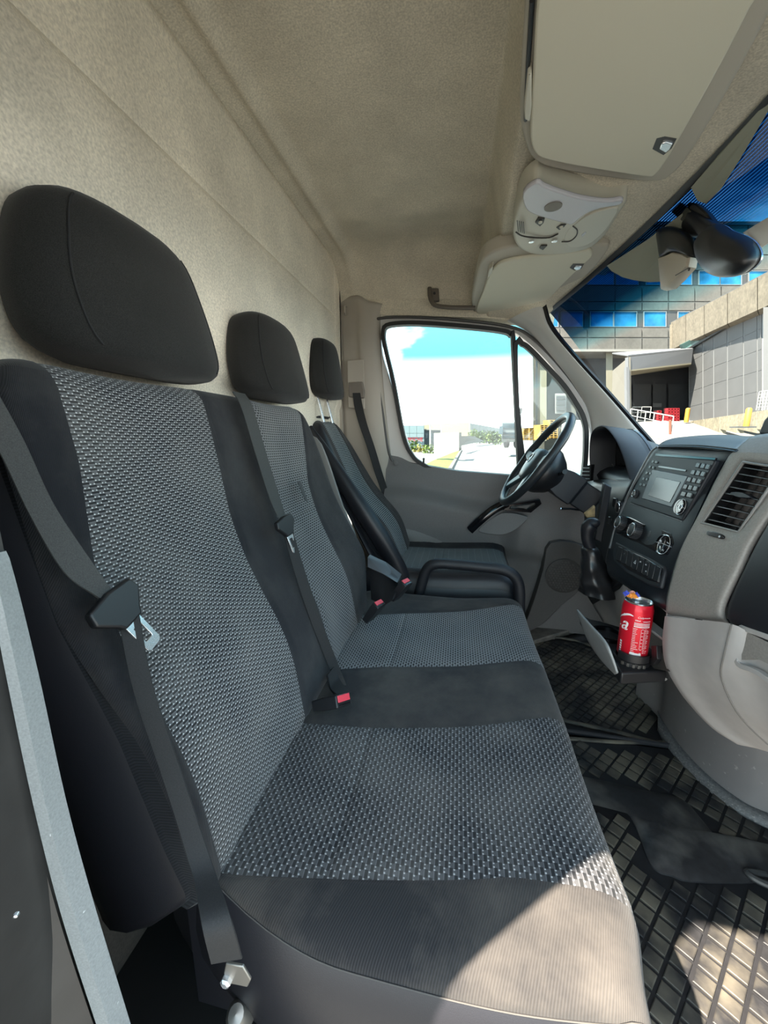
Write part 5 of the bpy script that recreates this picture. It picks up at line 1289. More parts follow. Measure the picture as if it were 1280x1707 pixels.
# ---- overhead console with reading lamp
oc = thing('overhead_console', P(950, 370, Z=1.61), 'beige overhead console with dome lamp lens and buttons between the visors', 'dome light')
ol = [(864, 335), (875, 316), (895, 303), (908, 310), (932, 320), (970, 330), (1010, 335), (1038, 331), (1044, 335), (1034, 350), (1022, 370), (1004, 394), (978, 412), (935, 421), (893, 421), (868, 412), (857, 398), (855, 374)]
oc_c = catmull([P(u, v, Z=1.615) for u, v in ol], 3, True); c = sum(oc_c, Vector())/len(oc_c)
G().grid([[p+Vector((0, 0, .05)) for p in oc_c]]+[[lerp(p, c, f)+Vector((0, 0, -h)) for p in oc_c] for f, h in ((0, 0), (.03, .008), (.10, .013), (.5, .018), (.9, .020))], closed=True, caps=True).build('console_body', cons_m, oc, ang=50)
lens = mat('lamp_lens', (.50, .48, .50), .25, bump=(2500, .3, .0005)); zl = 1.594
G().prism(catmull([P(u, v, Z=zl) for u, v in [(872, 322), (895, 305), (908, 312), (935, 322), (970, 332), (1010, 337), (1036, 334), (1033, 342), (1000, 348), (975, 358), (955, 374), (945, 374), (915, 366), (890, 358), (876, 348)]], 3, True), (0, 0, .012)).build('lamp_lens', lens, oc, bevel=.004, seg=3)
G().lathe([(.022, 0), (.022, .002), (.019, .0025), (0, .002)], P(922, 344, Z=zl), (0, 0, -1), 24, cap=False).build('sensor_disc', mat('sensor_disc', (.20, .18, .15), .6), oc)
zc_ = 1.5945
G().prism(catmull([P(u, v, Z=zc_) for u, v in [(956, 376), (975, 362), (1000, 352), (1030, 347), (1022, 366), (1004, 390), (980, 408), (955, 413), (944, 408), (940, 398), (946, 384)]], 3, True), (0, 0, .01)).build('glasses_lid', cons_m, oc, bevel=.0025)
G().prism([P(u, v, Z=zc_-.001) for u, v in [(969, 392), (976, 386), (977, 389), (970, 396)]], (0, 0, .004)).build('lid_mark', lens, oc, bevel=.001)
dk = mat('console_dark', (.04, .035, .03), .5)
for pp in ([(892, 372), (897, 364), (908, 365), (906, 372), (900, 378)], [(927, 380), (935, 374), (944, 374), (940, 379), (932, 384)]):
    q_ = G().prism([P(u, v, Z=zc_-.0012) for u, v in pp], (0, 0, .006)).build('button_recess', dk, oc, bevel=.001)
    cc_ = P(sum(p[0] for p in pp)/len(pp), sum(p[1] for p in pp)/len(pp), Z=zc_-.004); G().lathe([(.006, 0), (.005, .003), (0, .003)], cc_, (0, 0, -1), 10, cap=False).build('button', cons_m, q_)
for k in range(4): G().tube([P(862+3.4*k, 368+.8*k, Z=zc_-.001), P(864+3.2*k, 386+1*k, Z=zc_-.001)], .0012, 6).build('grille_slot', dk, oc)
G().tube(catmull([P(u, v, Z=zc_-.001) for u, v in [(860, 387), (870, 393), (890, 396), (915, 396), (930, 390)]], 4), .0022, 6).build('lower_groove', dk, oc)
G().tube(catmull([P(u, v, Z=zc_-.001) for u, v in [(936, 403), (950, 402), (960, 394), (962, 384), (955, 377)]], 4), .0018, 6).build('lid_groove', dk, oc)
for u, v in ((886, 402), (924, 401)):
    G().lathe([(.0085, 0), (.0085, .003), (.006, .004), (0, .003)], P(u, v, Z=zc_), (0, 0, -1), 16, cap=False).build('push_button', chrome, oc)
G().prism([P(u, v, Z=zc_-.001) for u, v in [(899, 414), (902, 410), (912, 410), (905, 417)]], (0, 0, .004)).build('microphone', dk, oc)
# ---- grab handle above the far door
gh = thing('grab_handle', P(750, 500, Y=1.97), 'grey-brown grab handle on the headliner above the driver window', 'handle')
hm = mat('handle_brown', (.12, .10, .08), .5)
G().tube(catmull([P(716, 480, Y=1.965), P(717, 495, Y=1.945), P(724, 508, Y=1.93), P(745, 512, Y=1.925), P(770, 513, Y=1.925), P(792, 513, Y=1.93)], 5), [.010]*26, 10, flat=.8).build('grip', hm, gh)
G().prism([P(u, v, Y=1.955) for u, v in [(715, 480), (731, 480), (732, 500), (722, 502), (715, 496)]], (0, .03, 0)).build('end_bracket', hm, gh, bevel=.004)
G().lathe([(.006, 0), (.006, .002), (0, .002)], P(724, 489, Y=1.954), (0, -1, 0), 10, cap=False).build('screw', black_pl, gh)
# ---- rear-view mirror, bracket, toll tag
def dome(pts, off, name, m, parent, lay=((0, 0), (.04, .35), (.16, .7), (.45, .95), (.85, 1.05)), back=.012, ang=70):
    c = sum(pts, Vector())/len(pts); off = Vector(off)
    return G().grid([[p-off.normalized()*back for p in pts]]+[[lerp(p, c, f)+off*h for p in pts] for f, h in lay], closed=True, caps=True).build(name, m, parent, ang=ang)
mr = thing('rear_view_mirror', P(1200, 410, X=.58), 'black rear-view mirror seen from behind, hanging at the windscreen', 'mirror')
mp_ = catmull([P(u, v, X=.575) for u, v in [(1165, 396), (1180, 378), (1196, 374), (1211, 384), (1234, 393), (1249, 403), (1259, 420), (1258, 436), (1246, 450), (1230, 460), (1209, 462), (1191, 457), (1178, 445), (1169, 430), (1164, 412)]], 3, True)
dome(mp_, (-.035, -.02, -.012), 'mirror_housing', mat('mirror_black', (.014, .014, .015), .4), mr, ang=80)
G().prism([lerp(p, sum(mp_, Vector())/len(mp_), .05)+Vector((.013, 0, 0)) for p in mp_], (.003, 0, 0)).build('mirror_glass', chrome, mr)
G().tube([P(1186, 388, X=.575), P(1168, 374, X=.59), P(1155, 360, X=.60)], [.018, .016, .018], 12).build('mirror_stem', black_pl, mr)
G().prism(catmull([P(u, v, X=.59) for u, v in [(1142, 340), (1160, 338), (1190, 372), (1178, 388), (1152, 394), (1136, 386), (1136, 368), (1150, 352)]], 2, True), (.03, .02, .0)).build('mirror_foot', black_pl, mr, bevel=.005)
G().prism([P(u, v, X=.585) for u, v in [(1118, 353), (1134, 337), (1152, 352), (1135, 368)]], (.03, .02, 0)).build('foot_cover', mat('foot_olive', (.045, .045, .032), .5), mr, bevel=.003)
tg = thing('toll_tag', P(1125, 430, X=.585), 'small beige and black toll tag box stuck to the windscreen beside the mirror', 'toll tag')
up_ = catmull([P(u, v, X=.575) for u, v in [(1095, 384), (1103, 379), (1116, 377), (1131, 380), (1147, 392), (1157, 408), (1159, 420), (1157, 432), (1140, 428), (1122, 424), (1113, 430), (1102, 432), (1098, 412)]], 3, True)
dome(up_, (-.020, -.012, 0), 'tag_cap', gloss_black if False else mat('tag_black', (.016, .017, .018), .3), tg)
lo_ = [P(u, v, X=.573) for u, v in [(1102, 431), (1114, 427), (1128, 421), (1146, 424), (1158, 430), (1155, 446), (1138, 465), (1122, 481), (1107, 484)]]
dome(lo_, (-.018, -.010, 0), 'tag_body', mat('tag_beige', (.48, .42, .33), .5), tg, lay=((0, 0), (.03, .7), (.12, 1), (.7, 1)), ang=40)
G().tube([P(1126, 459, X=.552), P(1147, 447, X=.552)], .0014, 6).build('tag_slot', dk, tg)
G().lathe([(.004, 0), (.003, .002), (0, .002)], P(1149, 449, X=.552), (-1, 0, 0), 8, cap=False).build('tag_button', black_pl, tg)
hd = G().prism([P(u, v, X=.64) for u, v in [(1237, 388), (1262, 372), (1300, 350), (1300, 392), (1264, 414), (1252, 404)]], (.006, 0, 0)).build('ticket_holder', mat('holder_beige', (.46, .40, .33), .5), None, 'beige plastic ticket holder on the windscreen at the right edge', 'ticket holder', bevel=.002)
G().tube([P(1243, 389, X=.637), P(1264, 410, X=.637)], .0016, 6).build('holder_rib', cons_m, hd)
# ================================================================ outside
HY = Vector((-math.sin(YAW), math.cos(YAW), 0)); HX = Vector((math.cos(YAW), math.sin(YAW), 0)); ZV = Vector((0, 0, 1))
def D(u, v, d): return P(u, v, pl=(HY, d))
def ground(u, d, z): # point on the ground straight below pixel column u at distance d
    p = D(u, 728, d); p.z = z; return p
ground_m = mat('asphalt_pale', (0.1122, 0.1089, 0.1023), .85, noise=(3, .12, .3, .12))
ramp_m = mat('ramp_concrete', (0.132, 0.1254, 0.1122), .85, noise=(2, .12, .3, .1))
G().prism([(-150, 2.6, -.80), (150, 2.6, -.80), (150, 230, -.80), (-150, 230, -.80)], (0, 0, .05)).build('ground', ground_m, kind='structure')
G().prism([(-150, -60, -.80), (150, -60, -.80), (150, 2.6, -.80), (-150, 2.6, -.80)], (0, 0, .05)).build('ground', ground_m, kind='structure')
rows = []
for d, z in [(7, -.75), (10, -.62), (14, -.25), (19, .25), (25, .95), (31, 1.9), (36, 2.5), (48, 2.6)]:
    rows.append([ground(u, d, z) for u in (935, 1000, 1060, 1120, 1200, 1300, 1500, 1900)])
G().grid(patch(rows, 2, 3)).build('ramp', ramp_m, kind='structure', solid=.6, off=-1)
# ---- office building ahead
conc = mat('panel_concrete', (0.0759, 0.07128, 0.0627), .85, noise=(4, .12, .8, .12)); joint = mat('joint_pale', (0.1716, 0.165, 0.1518), .8)
wglass = mat('office_glass', (.02, .12, .24), .12, noise=(.6, .5)); wframe = mat('office_frame', (0.0396, 0.0429, 0.0462), .5)
DF = 45.
ob = thing('office_building', ground(1100, 47, 0), 'grey panelled office building with two rows of blue windows beyond the windscreen', 'building')
def away(u, th):
    v = D(u, 728, 10)-CAM; v.z = 0; return v*(th/10)
def fbox(u0, v0, u1, v1, d, th, name, m, parent, bevel=0, **kw):
    return G().prism([D(u0, v0, d), D(u1, v0, d), D(u1, v1, d), D(u0, v1, d)], away(u1, th)).build(name, m, parent, bevel=bevel, smooth=False, **kw)
fbox(891, 374, 1420, 584, DF+.15, 6, 'wall_slab', joint, ob)
fbox(886, 369, 1424, 375, DF-.1, 6, 'roof_edge', wframe, ob)
cols_ = [888, 933, 979, 1025, 1070, 1114, 1158, 1202, 1247, 1292, 1340, 1390]
rws = [(376, 399), (401, 424), (426, 450), (477, 502), (504, 517), (547, 562), (564, 583)]
for a, b in zip(cols_, cols_[1:]):
    for t, bt_ in rws:
        fbox(a+.7, t, b-.7, bt_, DF, .2, 'panel', conc, ob)
for wins, (t, bt_) in (([(933, 975), (979, 1023), (1027, 1064), (1078, 1105), (1112, 1129), (1133, 1153), (1166, 1200), (1201, 1236), (1249, 1288), (1298, 1340)], (452, 474)),
                       ([(893, 909), (914, 930), (936, 971), (985, 1022), (1024, 1061), (1074, 1110), (1131, 1149), (1160, 1195), (1210, 1240), (1250, 1290)], (520, 544))):
    fbox(888, t-1.2, 1390, bt_+1.2, DF+.1, .2, 'window_band', mat('band_grey', (0.0363, 0.0363, 0.0363), .6), ob)
    for a, b in wins:
        w_ = G().frame([D(a-1, t-1, DF-.02), D(b+1, t-1, DF-.02), D(b+1, bt_+1, DF-.02), D(a-1, bt_+1, DF-.02)], [D(a, t, DF-.02), D(b, t, DF-.02), D(b, bt_, DF-.02), D(a, bt_, DF-.02)], HY*.15).build('window', mat('frame_white', (0.1452, 0.1518, 0.1584), .5), ob, smooth=False)
        fbox(a-.4, t-.4, b+.4, bt_+.4, DF+.05, .05, 'pane', wglass, w_)
fbox(885, 582, 1420, 586, DF-.3, 4, 'slab_edge', joint, ob)
fbox(912, 585, 1300, 712, DF+3.5, .3, 'ground_floor_wall', mat('dark_glass_wall', (0.0297, 0.03036, 0.033), .6), ob)  # dark glass wall set back behind the columns
fbox(888, 585, 960, 760, DF+1.5, 3, 'side_wall', mat('render_wall', (0.066, 0.06468, 0.0561), .8, noise=(2, .1)), ob)
for a, b in ((1010, 1021), (900, 911)):
    fbox(a, 585, b, 735, DF+.3, .8, 'column', mat('column_cream', (0.1584, 0.1452, 0.1056), .7), ob)
fbox(893, 590, 896, 735, DF+.2, .4, 'downpipe', wframe, ob)
# ---- raised concrete ramp parapet
pr = thing('ramp_parapet', ground(1180, 34, 2), 'beige concrete ramp parapet slanting up to the right in front of the office windows', 'wall')
A0, A1 = D(1118, 538, 40), D(1330, 428, 22); B0, B1 = D(1118, 583, 40), D(1330, 486, 22)
pc = mat('parapet_concrete', (0.1386, 0.1188, 0.0891), .85, noise=(5, .2, 1.5, .15))
for k in range(5):
    t0, t1 = k/5+.002, (k+1)/5-.002
    G().prism([lerp(A0, A1, t0), lerp(A0, A1, t1), lerp(B0, B1, t1), lerp(B0, B1, t0)], away(1335, 1)).build('concrete_panel', pc, pr, smooth=False)
G().prism([A0+ZV*.06, A1+ZV*.06, A1, A0], away(1335, 1)).build('coping', mat('coping', (0.066, 0.066, 0.066), .6), pr, smooth=False)
fl = D(1118, 538, 39.9)
for k in range(5):
    u0 = 1120+4.6*k; G().prism([D(u0, 540, 39.6), D(u0+2.2, 540, 39.6), D(u0+2.2, 586, 39.6), D(u0, 586, 39.6)], HY*.3).build('rib', pc, pr, smooth=False)
# ---- grey metal clad building
gb = thing('clad_building', ground(1210, 26, 1.5), 'light grey metal clad building with tall panels at the right of the windscreen', 'building')
clad = mat('cladding', (0.0759, 0.07788, 0.08052), .5, noise=(1, .06)); seam_w = mat('clad_seam', (0.198, 0.2046, 0.2112), .5)
def vplane(u0, d0, u1, d1):
    a, b = ground(u0, d0, 0), ground(u1, d1, 0); n = (b-a).cross(ZV).normalized(); return (tuple(n), n.dot(a))
pl1 = vplane(1150, 34, 1272, 24)
def Q(u, v, pl=pl1, o=0):
    n = Vector(pl[0]); return P(u, v, pl=pl) + n*(o if n.dot(CAM)-pl[1] > 0 else -o)
tops = lambda u: table([(1140, 586), (1156, 575), (1190, 553), (1272, 512)], u); bots = lambda u: table([(1148, 703), (1272, 686)], u)
G().prism([Q(1148, 584), Q(1272, 512), Q(1272, 690), Q(1148, 706)], away(1275, 5)).build('clad_wall', seam_w, gb, smooth=False)
for a, b in zip([1149, 1172, 1190, 1213, 1240, 1263], [1172, 1190, 1213, 1240, 1263, 1271]):
    for k in range(5):
        t0, t1 = k/5, (k+1)/5
        G().prism([Q(a+.5, lerp(tops(a), bots(a), t0)+.5, o=.03), Q(b-.7, lerp(tops(b), bots(b), t0)+.5, o=.03), Q(b-.7, lerp(tops(b), bots(b), t1)-.15, o=.03), Q(a+.7, lerp(tops(a), bots(a), t1)-.15, o=.03)], away(1275, .05)).build('clad_panel', clad, gb, smooth=False)
pl2 = vplane(1272, 24, 1400, 22)
G().prism([Q(1272, 512, pl2), Q(1400, 508, pl2), Q(1400, 690, pl2), Q(1272, 686, pl2)], away(1402, 4)).build('end_wall', clad, gb, smooth=False)
G().prism([Q(1146, 584, o=.15), Q(1272, 510, o=.15), Q(1272, 513, o=.15), Q(1146, 587, o=.15)], HY*.3).build('roof_trim', wframe, gb, smooth=False)
G().prism([D(1136, 574, 36), D(1192, 546, 34), D(1190, 560, 34), D(1140, 582, 36)], HY*.3).build('roof_glazing', mat('glaze_green', (0.0264, 0.066, 0.0594), .2), gb, smooth=False)
# ---- entrance canopy
en = thing('entrance_canopy', ground(1100, 33, 2), 'pale box-shaped loading entrance with a wide fascia and dark interior', 'building')
fas = mat('fascia_grey', (0.1023, 0.1056, 0.1122), .6)
G().prism([D(1047, 595, 32), D(1155, 583, 34), D(1152, 607, 34), D(1047, 619, 32)], HY*.4).build('fascia', fas, en, smooth=False)
G().prism([D(1047, 594, 32), D(1155, 583, 34), D(1150, 581, 38), D(1020, 590, 38)], ZV*.1).build('roof_slab', fas, en, smooth=False)
G().prism([D(1021, 618, 36), D(1048, 595, 32), D(1049, 698, 32), D(1020, 662, 36)], HX*.15).build('side_wall', mat('side_cream', (0.1254, 0.1155, 0.0957), .7), en, smooth=False)
G().prism([D(1044, 612, 31.9), D(1049, 612, 31.9), D(1050, 702, 31.9), D(1045, 698, 31.9)], HY*.3).build('corner_post', fas, en, smooth=False)
G().prism([D(1048, 619, 32), D(1152, 607, 34), D(1150, 612, 38), D(1050, 626, 37)], ZV*.1).build('soffit', mat('soffit_cream', (0.198, 0.1782, 0.1254), .7), en, smooth=False)
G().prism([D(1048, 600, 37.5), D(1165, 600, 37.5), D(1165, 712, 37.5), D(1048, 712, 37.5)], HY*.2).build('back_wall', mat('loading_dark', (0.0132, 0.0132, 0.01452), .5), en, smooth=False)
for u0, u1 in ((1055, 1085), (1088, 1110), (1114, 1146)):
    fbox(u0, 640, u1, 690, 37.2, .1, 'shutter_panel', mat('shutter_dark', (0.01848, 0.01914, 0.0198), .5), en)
fbox(1088, 672, 1103, 679, 36.9, .1, 'notice', mat('notice_grey', (0.0594, 0.0594, 0.0594), .5), en)
crm = mat('crate_red', (0.198, 0.00792, 0.0132), .5)
def crates(u0, v0, u1, v1, d, rows_, cols__, label):
    t = thing('crate_stack', D((u0+u1)/2, v1, d), label, 'crates', 'red crates by the entrance')
    for i in range(rows_):
        for j in range(cols__):
            a, b = lerp(u0, u1, j/cols__)+.3, lerp(u0, u1, (j+1)/cols__)-.3; c, e = lerp(v0, v1, i/rows_)+.2, lerp(v0, v1, (i+1)/rows_)-.2
            G().frame([D(a, c, d), D(b, c, d), D(b, e, d), D(a, e, d)], [D(lerp(a, b, .2), lerp(c, e, .3), d), D(lerp(a, b, .8), lerp(c, e, .3), d), D(lerp(a, b, .8), lerp(c, e, .7), d), D(lerp(a, b, .2), lerp(c, e, .7), d)], HY*.5).build('crate', crm, t, smooth=False)
crates(1113, 680, 1133, 703, 33.5, 5, 4, 'wide stack of red crates standing in the dark entrance')
crates(1096, 684, 1103, 704, 33.5, 5, 1, 'narrow stack of red crates left of the wide stack')
yel = mat('post_yellow', (0.2772, 0.1452, 0.0132), .6)
bo = thing('bollard', D(1143.5, 703, 32), 'small yellow bollard at the right corner of the entrance', 'bollard', 'yellow bollards')
G().lathe([(.16, 0), (.16, 1.05), (.10, 1.12), (0, 1.14)], D(1143.5, 704, 32), (0, 0, 1), 12).build('bollard_post', yel, bo)
b2_ = thing('bollard', D(1243.5, 711, 20), 'taller yellow bollard in front of the low concrete wall on the right', 'bollard', 'yellow bollards')
G().lathe([(.13, 0), (.13, .85), (.08, .92), (0, .93)], D(1243.5, 711, 20), (0, 0, 1), 12).build('bollard_post', yel, b2_)
G().box(D(1238, 712, 20), (.9, .5, .06)).build('base_plate', wframe, b2_)
# low base wall
lw = thing('low_wall', D(1230, 712, 23), 'low stained concrete wall along the foot of the clad building', 'wall')
pl3 = vplane(1150, 33, 1330, 19)
for k, (a, b) in enumerate([(1156, 1182), (1183, 1210), (1211, 1240), (1241, 1275), (1276, 1330)]):
    tb_ = lambda u: table([(1150, 703), (1330, 677)], u)
    G().prism([Q(a, tb_(a), pl3), Q(b, tb_(b), pl3), Q(b, 722, pl3), Q(a, 715, pl3)], HY*.5).build('concrete_panel', mat('low_concrete', (0.1386, 0.1221, 0.0858), .85, noise=(6, .25, 1, .2)), lw, smooth=False)
def rail(label, pts, h, npost, name='railing', m=None, bar=.03, mid=2, grp=None):
    t = thing(name, pts[0], label, 'railing', grp); m = m or mat('rail_white', (0.264, 0.264, 0.2508), .5)
    G().tube([p+ZV*h for p in pts], bar, 6).build('top_rail', m, t)
    for k in range(mid): G().tube([p+ZV*h*(k+1)/(mid+1) for p in pts], bar*.6, 6).build('cross_rail', m, t)
    for k in range(npost):
        f = k/(npost-1)*(len(pts)-1); i = min(int(f), len(pts)-2); p = lerp(pts[i], pts[i+1], f-i)
        G().tube([p, p+ZV*h], bar, 6).build('post', m, t)
    return t
t = rail('white handrail running down the ramp in front of the entrance', [D(1049, 703, 27), D(1119, 720, 22)], .85, 6, mid=1)
G().tube([D(1117, 700, 21.9), D(1117, 724, 21.9)], .07, 8).build('end_post', mat('post_rust', (0.1452, 0.0462, 0.0264), .6), t)
rail('short white handrail behind the long one at the entrance', [D(1052, 697, 33), D(1083, 697, 33)], .9, 3, mid=1)
rail('white mesh guard fence at the right edge beside the clad building', [D(1260, 684, 21), D(1300, 682, 19)], .95, 9, mid=5, bar=.018)
# ---- things seen through the driver's door window
sgn = thing('showroom_building', D(688, 742, 60), 'pale blue-grey showroom block with red lettering seen through the driver window', 'building')
fbox(670, 709, 707, 748, 60, 8, 'showroom_wall', mat('showroom_blue', (.13, .17, .185), .6), sgn)
for a, b, c, e in [(670.5, 682.3, 709.5, 722), (682.7, 694.3, 709.5, 722), (694.7, 706.5, 709.5, 722), (670.5, 682.3, 722.5, 729), (682.7, 694.3, 722.5, 729), (694.7, 706.5, 722.5, 729)]:
    fbox(a, c, b, e, 59.9, .1, 'panel', mat('showroom_blue', (0, 0, 0)), sgn)
px_ = 60/640*1.02
text('PORSCHE', 4.6*px_*1.85, D(688, 733, 59.8), HX, ZV, mat('sign_red', (.30, .006, .014), .5), 'sign_lettering', sgn, .03, sx=.88)
dg = thing('service_building', D(720, 750, 62), 'darker grey low building beside the showroom', 'building')
fbox(707, 716, 735, 752, 62, 6, 'wall', mat('service_grey', (0.0363, 0.0495, 0.0561), .6), dg)
for k in range(4): fbox(709+6.5*k, 722, 713.5+6.5*k, 731, 61.9, .1, 'window', mat('service_win', (0.0132, 0.033, 0.0462), .2), dg)
fbox(706, 715, 736, 717, 61.8, 6.3, 'roof_edge', joint, dg)
wh = thing('warehouse', D(781, 730, 70), 'long warehouse with beige front and grey ribbed side behind the concrete wall', 'building')
plw = vplane(782, 70, 838, 110)
G().prism([D(706, 708, 72), D(782, 704.5, 70), D(782, 735, 70), D(706, 735, 72)], HY*.5).build('front_wall', mat('ware_beige', (0.1782, 0.1551, 0.1089), .7), wh, smooth=False)
for k in range(9):
    a, b = 782+6*k, 782+6*(k+1)-.3; tt = lambda u: table([(782, 705), (838, 715)], u)
    G().prism([Q(a, tt(a), plw), Q(b, tt(b), plw), Q(b, 738, plw), Q(a, 738, plw)], HY*.4).build('ribbed_panel', mat('ware_grey', (0.0858, 0.0924, 0.0858), .6), wh, smooth=False)
fbox(780.5, 704, 784, 736, 69.5, .3, 'corner_trim', joint, wh)
cw = thing('concrete_wall', D(747, 755, 28), 'tall pale concrete block wall with dark end beside the driveway', 'wall')
G().prism([D(724, 722, 30), D(765, 720.5, 28), D(765, 751, 28), D(724, 764, 30)], HY*.3).build('wall_face', mat('block_pale', (0.198, 0.1782, 0.1386), .8, noise=(2, .25)), cw, smooth=False)
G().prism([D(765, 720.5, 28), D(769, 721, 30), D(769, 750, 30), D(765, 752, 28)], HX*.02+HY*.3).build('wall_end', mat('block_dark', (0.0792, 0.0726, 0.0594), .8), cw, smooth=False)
G().prism([D(769, 727, 40), D(790, 727, 52), D(806, 735, 60), D(769, 743, 40)], HY*.4).build('retaining_wall', mat('retain', (0.0858, 0.0759, 0.0561), .8, noise=(1, .3)), cw, smooth=False)
grass = mat('grass', (0.066, 0.0858, 0.0066), .9, noise=(3, .4, 12, .3))
lw_ = G().prism([P(u, v, Z=-.74) for u, v in [(700, 780), (722, 768), (764, 751), (768, 752), (750, 785)]], (0, 0, .03)); lw_.build('lawn', grass, None, 'yellow-green grass verge in front of the concrete wall', 'grass', kind='stuff')
G().prism([P(u, v, Z=-.74) for u, v in [(768, 750), (770, 751), (753, 785), (747, 785)]], (0, 0, .15)).build('kerb', mat('kerb', (0.0792, 0.0792, 0.0726), .8), None, 'grey kerb edging the grass verge beside the driveway', 'kerb')
def bush(c, r, n, label, m, name='shrub', grp='shrubs beyond the driver window', cat='bush', seed=1, tall=1.):
    t = thing(name, Vector(c)-ZV*r*.8, label, cat, grp); rnd = random.Random(seed); g = G()
    for i in range(n):
        a, b, q = rnd.uniform(0, 6.28), rnd.uniform(-.9, 1), rnd.random()**.4; s_ = math.sqrt(1-b*b*.9)
        p = Vector(c)+Vector((math.cos(a)*s_*r*q, math.sin(a)*s_*r*q*.7, b*r*q*tall)); e = Vector((rnd.uniform(-1, 1), rnd.uniform(-1, 1), rnd.uniform(-1, 1))).normalized(); f = e.cross(Vector((rnd.random(), rnd.random(), 1))).normalized(); L_ = r*.22
        g.add([p-e*L_, p+f*L_*.45, p+e*L_, p-f*L_*.45], [(0, 1, 2, 3)])
    g.build('foliage', m, t, kind='stuff', smooth=False); G().tube([Vector(c)-ZV*r*1.0, Vector(c)], r*.06, 6).build('stem', mat('stem', (0.033, 0.0231, 0.0132), .8), t); return t
lf1 = mat('leaf_light', (0.0858, 0.1254, 0.0198), .7, noise=(2, .4)); lf2 = mat('leaf_dark', (0.033, 0.066, 0.0198), .7, noise=(2, .4)); lf3 = mat('leaf_yellow', (0.1848, 0.1452, 0.0198), .7, noise=(2, .4))
bush(D(686, 750, 50), 1.3, 260, 'light green shrub under the red lettering', lf1, seed=1)
bush(D(700, 755, 45), 1.0, 200, 'yellowish shrub right of the light green one', lf3, seed=2)
bush(D(716, 754, 42), .9, 200, 'small green shrub against the foot of the concrete wall', lf1, seed=3)
for k, u in enumerate((789, 800, 811, 822, 831)):
    bush(D(u, 728+1.2*k*.6, 60+4*k), .95+.06*k, 220, ['round dark tree nearest the warehouse corner', 'second dark tree from the warehouse corner', 'middle dark tree of the row along the grey side', 'fourth dark tree of the row along the grey side', 'last dark tree of the row, next to the truck'][k], lf2 if k % 2 else lf1, 'tree', 'trees along the warehouse', 'tree', seed=10+k, tall=1.2)
for u, v0, lab in ((717, 706, 'tall white flagpole in front of the darker low building'), (735, 697, 'thin pale flagpole left of the concrete wall')):
    t = thing('flagpole', D(u, 756, 50), lab, 'pole', 'flagpoles'); G().tube([D(u, 758, 50), D(u, v0, 50)], .10 if u < 720 else .06, 8).build('pole', mat('pole_white', (0.231, 0.2244, 0.2112), .5), t); G().lathe([(.12, 0), (.12, .1), (0, .16)], D(u, v0, 50), (0, 0, 1), 8).build('finial', chrome, t)
# truck
tk = thing('truck', D(846, 742, 34), 'grey-white truck parked beyond the driver window, half hidden by the window bar', 'truck')
tw = mat('truck_white', (0.1122, 0.1254, 0.132), .4); tgm = mat('truck_glass', (0.0198, 0.0396, 0.0528), .15)
fbox(836, 703, 862, 732, 34, 3.5, 'cab', tw, tk, bevel=.08)
fbox(838, 706, 860, 714, 33.95, .1, 'windscreen', tgm, tk); fbox(838, 721, 860, 724, 33.95, .1, 'grille_bar', tgm, tk); fbox(838, 727, 860, 730, 33.95, .1, 'grille_bar', tgm, tk)
fbox(836, 732, 862, 737, 33.9, 1, 'bumper', mat('truck_bumper', (0.0594, 0.066, 0.066), .5), tk)
for u in (841, 858): G().lathe([(.35, 0), (.45, .05), (.45, .3), (.35, .35)], D(u, 738, 34.3), HX, 16).build('wheel', rubber, tk)
G().box(D(835, 717, 33.9), (.3, .2, .7)).build('mirror', tgm, tk)
# pallets
plm = mat('pallet_wood', (0.2772, 0.1584, 0.033), .8, noise=(3, .3))
def pallets(u0, u1, v0, v1, d, n, label):
    t = thing('pallet_stack', D((u0+u1)/2, v1, d), label, 'pallets', 'stacked pallets')
    for i in range(n):
        c, e = lerp(v0, v1, i/n), lerp(v0, v1, (i+1)/n); g = G()
        g.prism([D(u0, c, d), D(u1, c, d), D(u1, lerp(c, e, .3), d), D(u0, lerp(c, e, .3), d)], HY*1.2)
        for f in (0, .45, .9): g.prism([D(lerp(u0, u1, f), lerp(c, e, .25), d), D(lerp(u0, u1, f+.1), lerp(c, e, .25), d), D(lerp(u0, u1, f+.1), lerp(c, e, .95), d), D(lerp(u0, u1, f), lerp(c, e, .95), d)], HY*1.2)
        g.build('pallet', plm, t, smooth=False)
pallets(871, 893, 713, 734, 32, 8, 'stack of orange wooden pallets just right of the window bar')
pallets(900, 914, 708, 733, 29, 8, 'stack of wooden pallets seen through the steering wheel, left one')
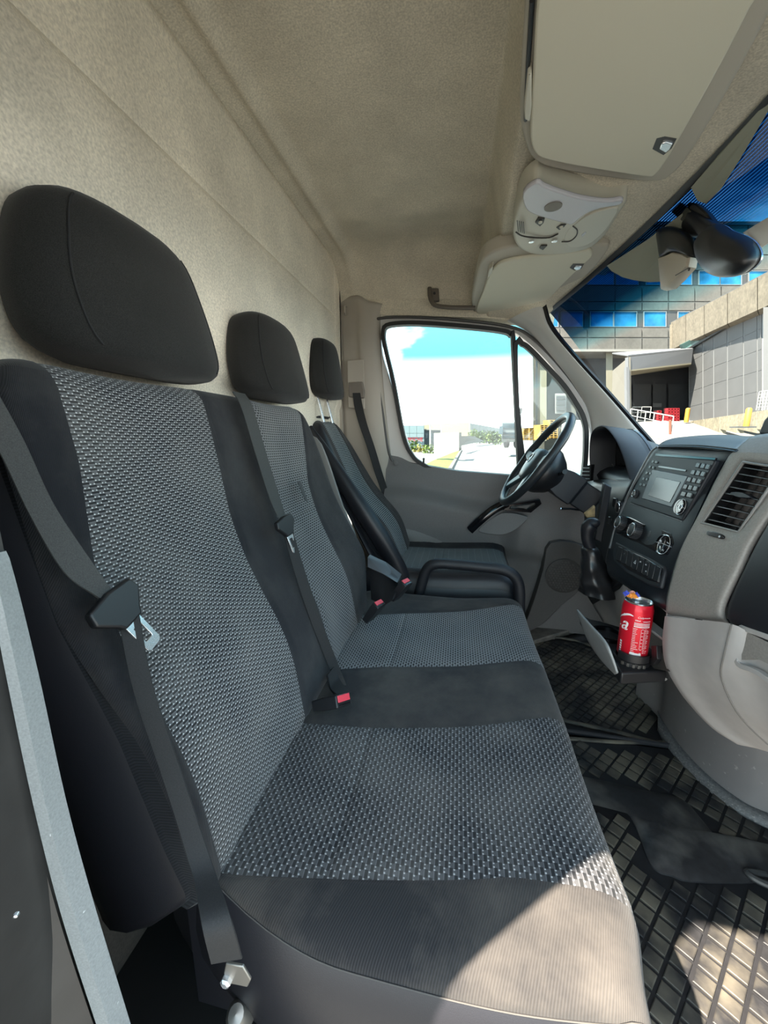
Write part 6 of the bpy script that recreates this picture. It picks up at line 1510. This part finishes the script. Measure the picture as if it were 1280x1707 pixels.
pallets(916, 930, 700, 731, 29, 9, 'stack of wooden pallets seen through the steering wheel, right one')
lp_ = thing('lamp_post', D(868, 715, 60), 'thin dark lamp post in the quarter window', 'lamp post')
G().tube([D(868, 730, 60), D(868, 684, 60)], .06, 6).build('post', wframe, lp_); G().box(D(868, 685, 60), (.35, .2, .8)).build('lamp_head', wframe, lp_)
ac = thing('air_conditioner', D(935, 690, 40), 'white boxed ventilation unit on the wall beyond the quarter window', 'ventilation unit')
fbox(925, 656, 944, 690, 46.0, .5, 'casing', mat('ac_white', (0.165, 0.165, 0.1584), .5), ac, bevel=.05)
for k in range(3): fbox(927, 660+9*k, 942, 666+9*k, 45.9, .1, 'louvre', mat('ac_grey', (0.0528, 0.0561, 0.0594), .5), ac)
# parked car next to the van's front corner
pcx = thing('parked_car', (2.6, 6.2, -.75), 'pale blue car parked outside, glimpsed right of the steering wheel', 'car')
cb_ = mat('car_blue', (0.066, 0.1122, 0.1254), .2, coat=.6); cg = mat('car_glass', (0.0066, 0.0198, 0.0264), .05)
prof = [(-.9, .35), (-.88, .75), (-.5, .92), (-.05, 1.0), (.45, 1.45), (1.6, 1.48), (2.2, 1.05), (2.9, .98), (3.0, .4)]
cx0, cy0 = 1.55, 4.6
body = [Vector((cx0+x*1.0, cy0, -.75+z)) for x, z in prof]
G().prism(body, (0, 1.7, 0)).build('car_body', cb_, pcx, bevel=.08, seg=3)
for pp_ in ([(.08, 1.02), (.52, 1.40), (.95, 1.41), (.95, 1.02)], [(1.02, 1.02), (1.02, 1.41), (1.52, 1.41), (1.95, 1.06)]):
    G().prism([Vector((cx0+x, cy0-.012, -.75+z)) for x, z in pp_], (0, .03, 0)).build('side_window', cg, pcx, bevel=.004)
for x in (-.1, 2.2): G().lathe([(.18, 0), (.31, .02), (.31, .2), (.2, .22)], (cx0+x, cy0-.01, -.75+.31), (0, 1, 0), 24).build('wheel', rubber, pcx)
G().box((cx0+.15, cy0-.1, .3), (.14, .16, .11)).build('door_mirror', cb_, pcx, bevel=.03)
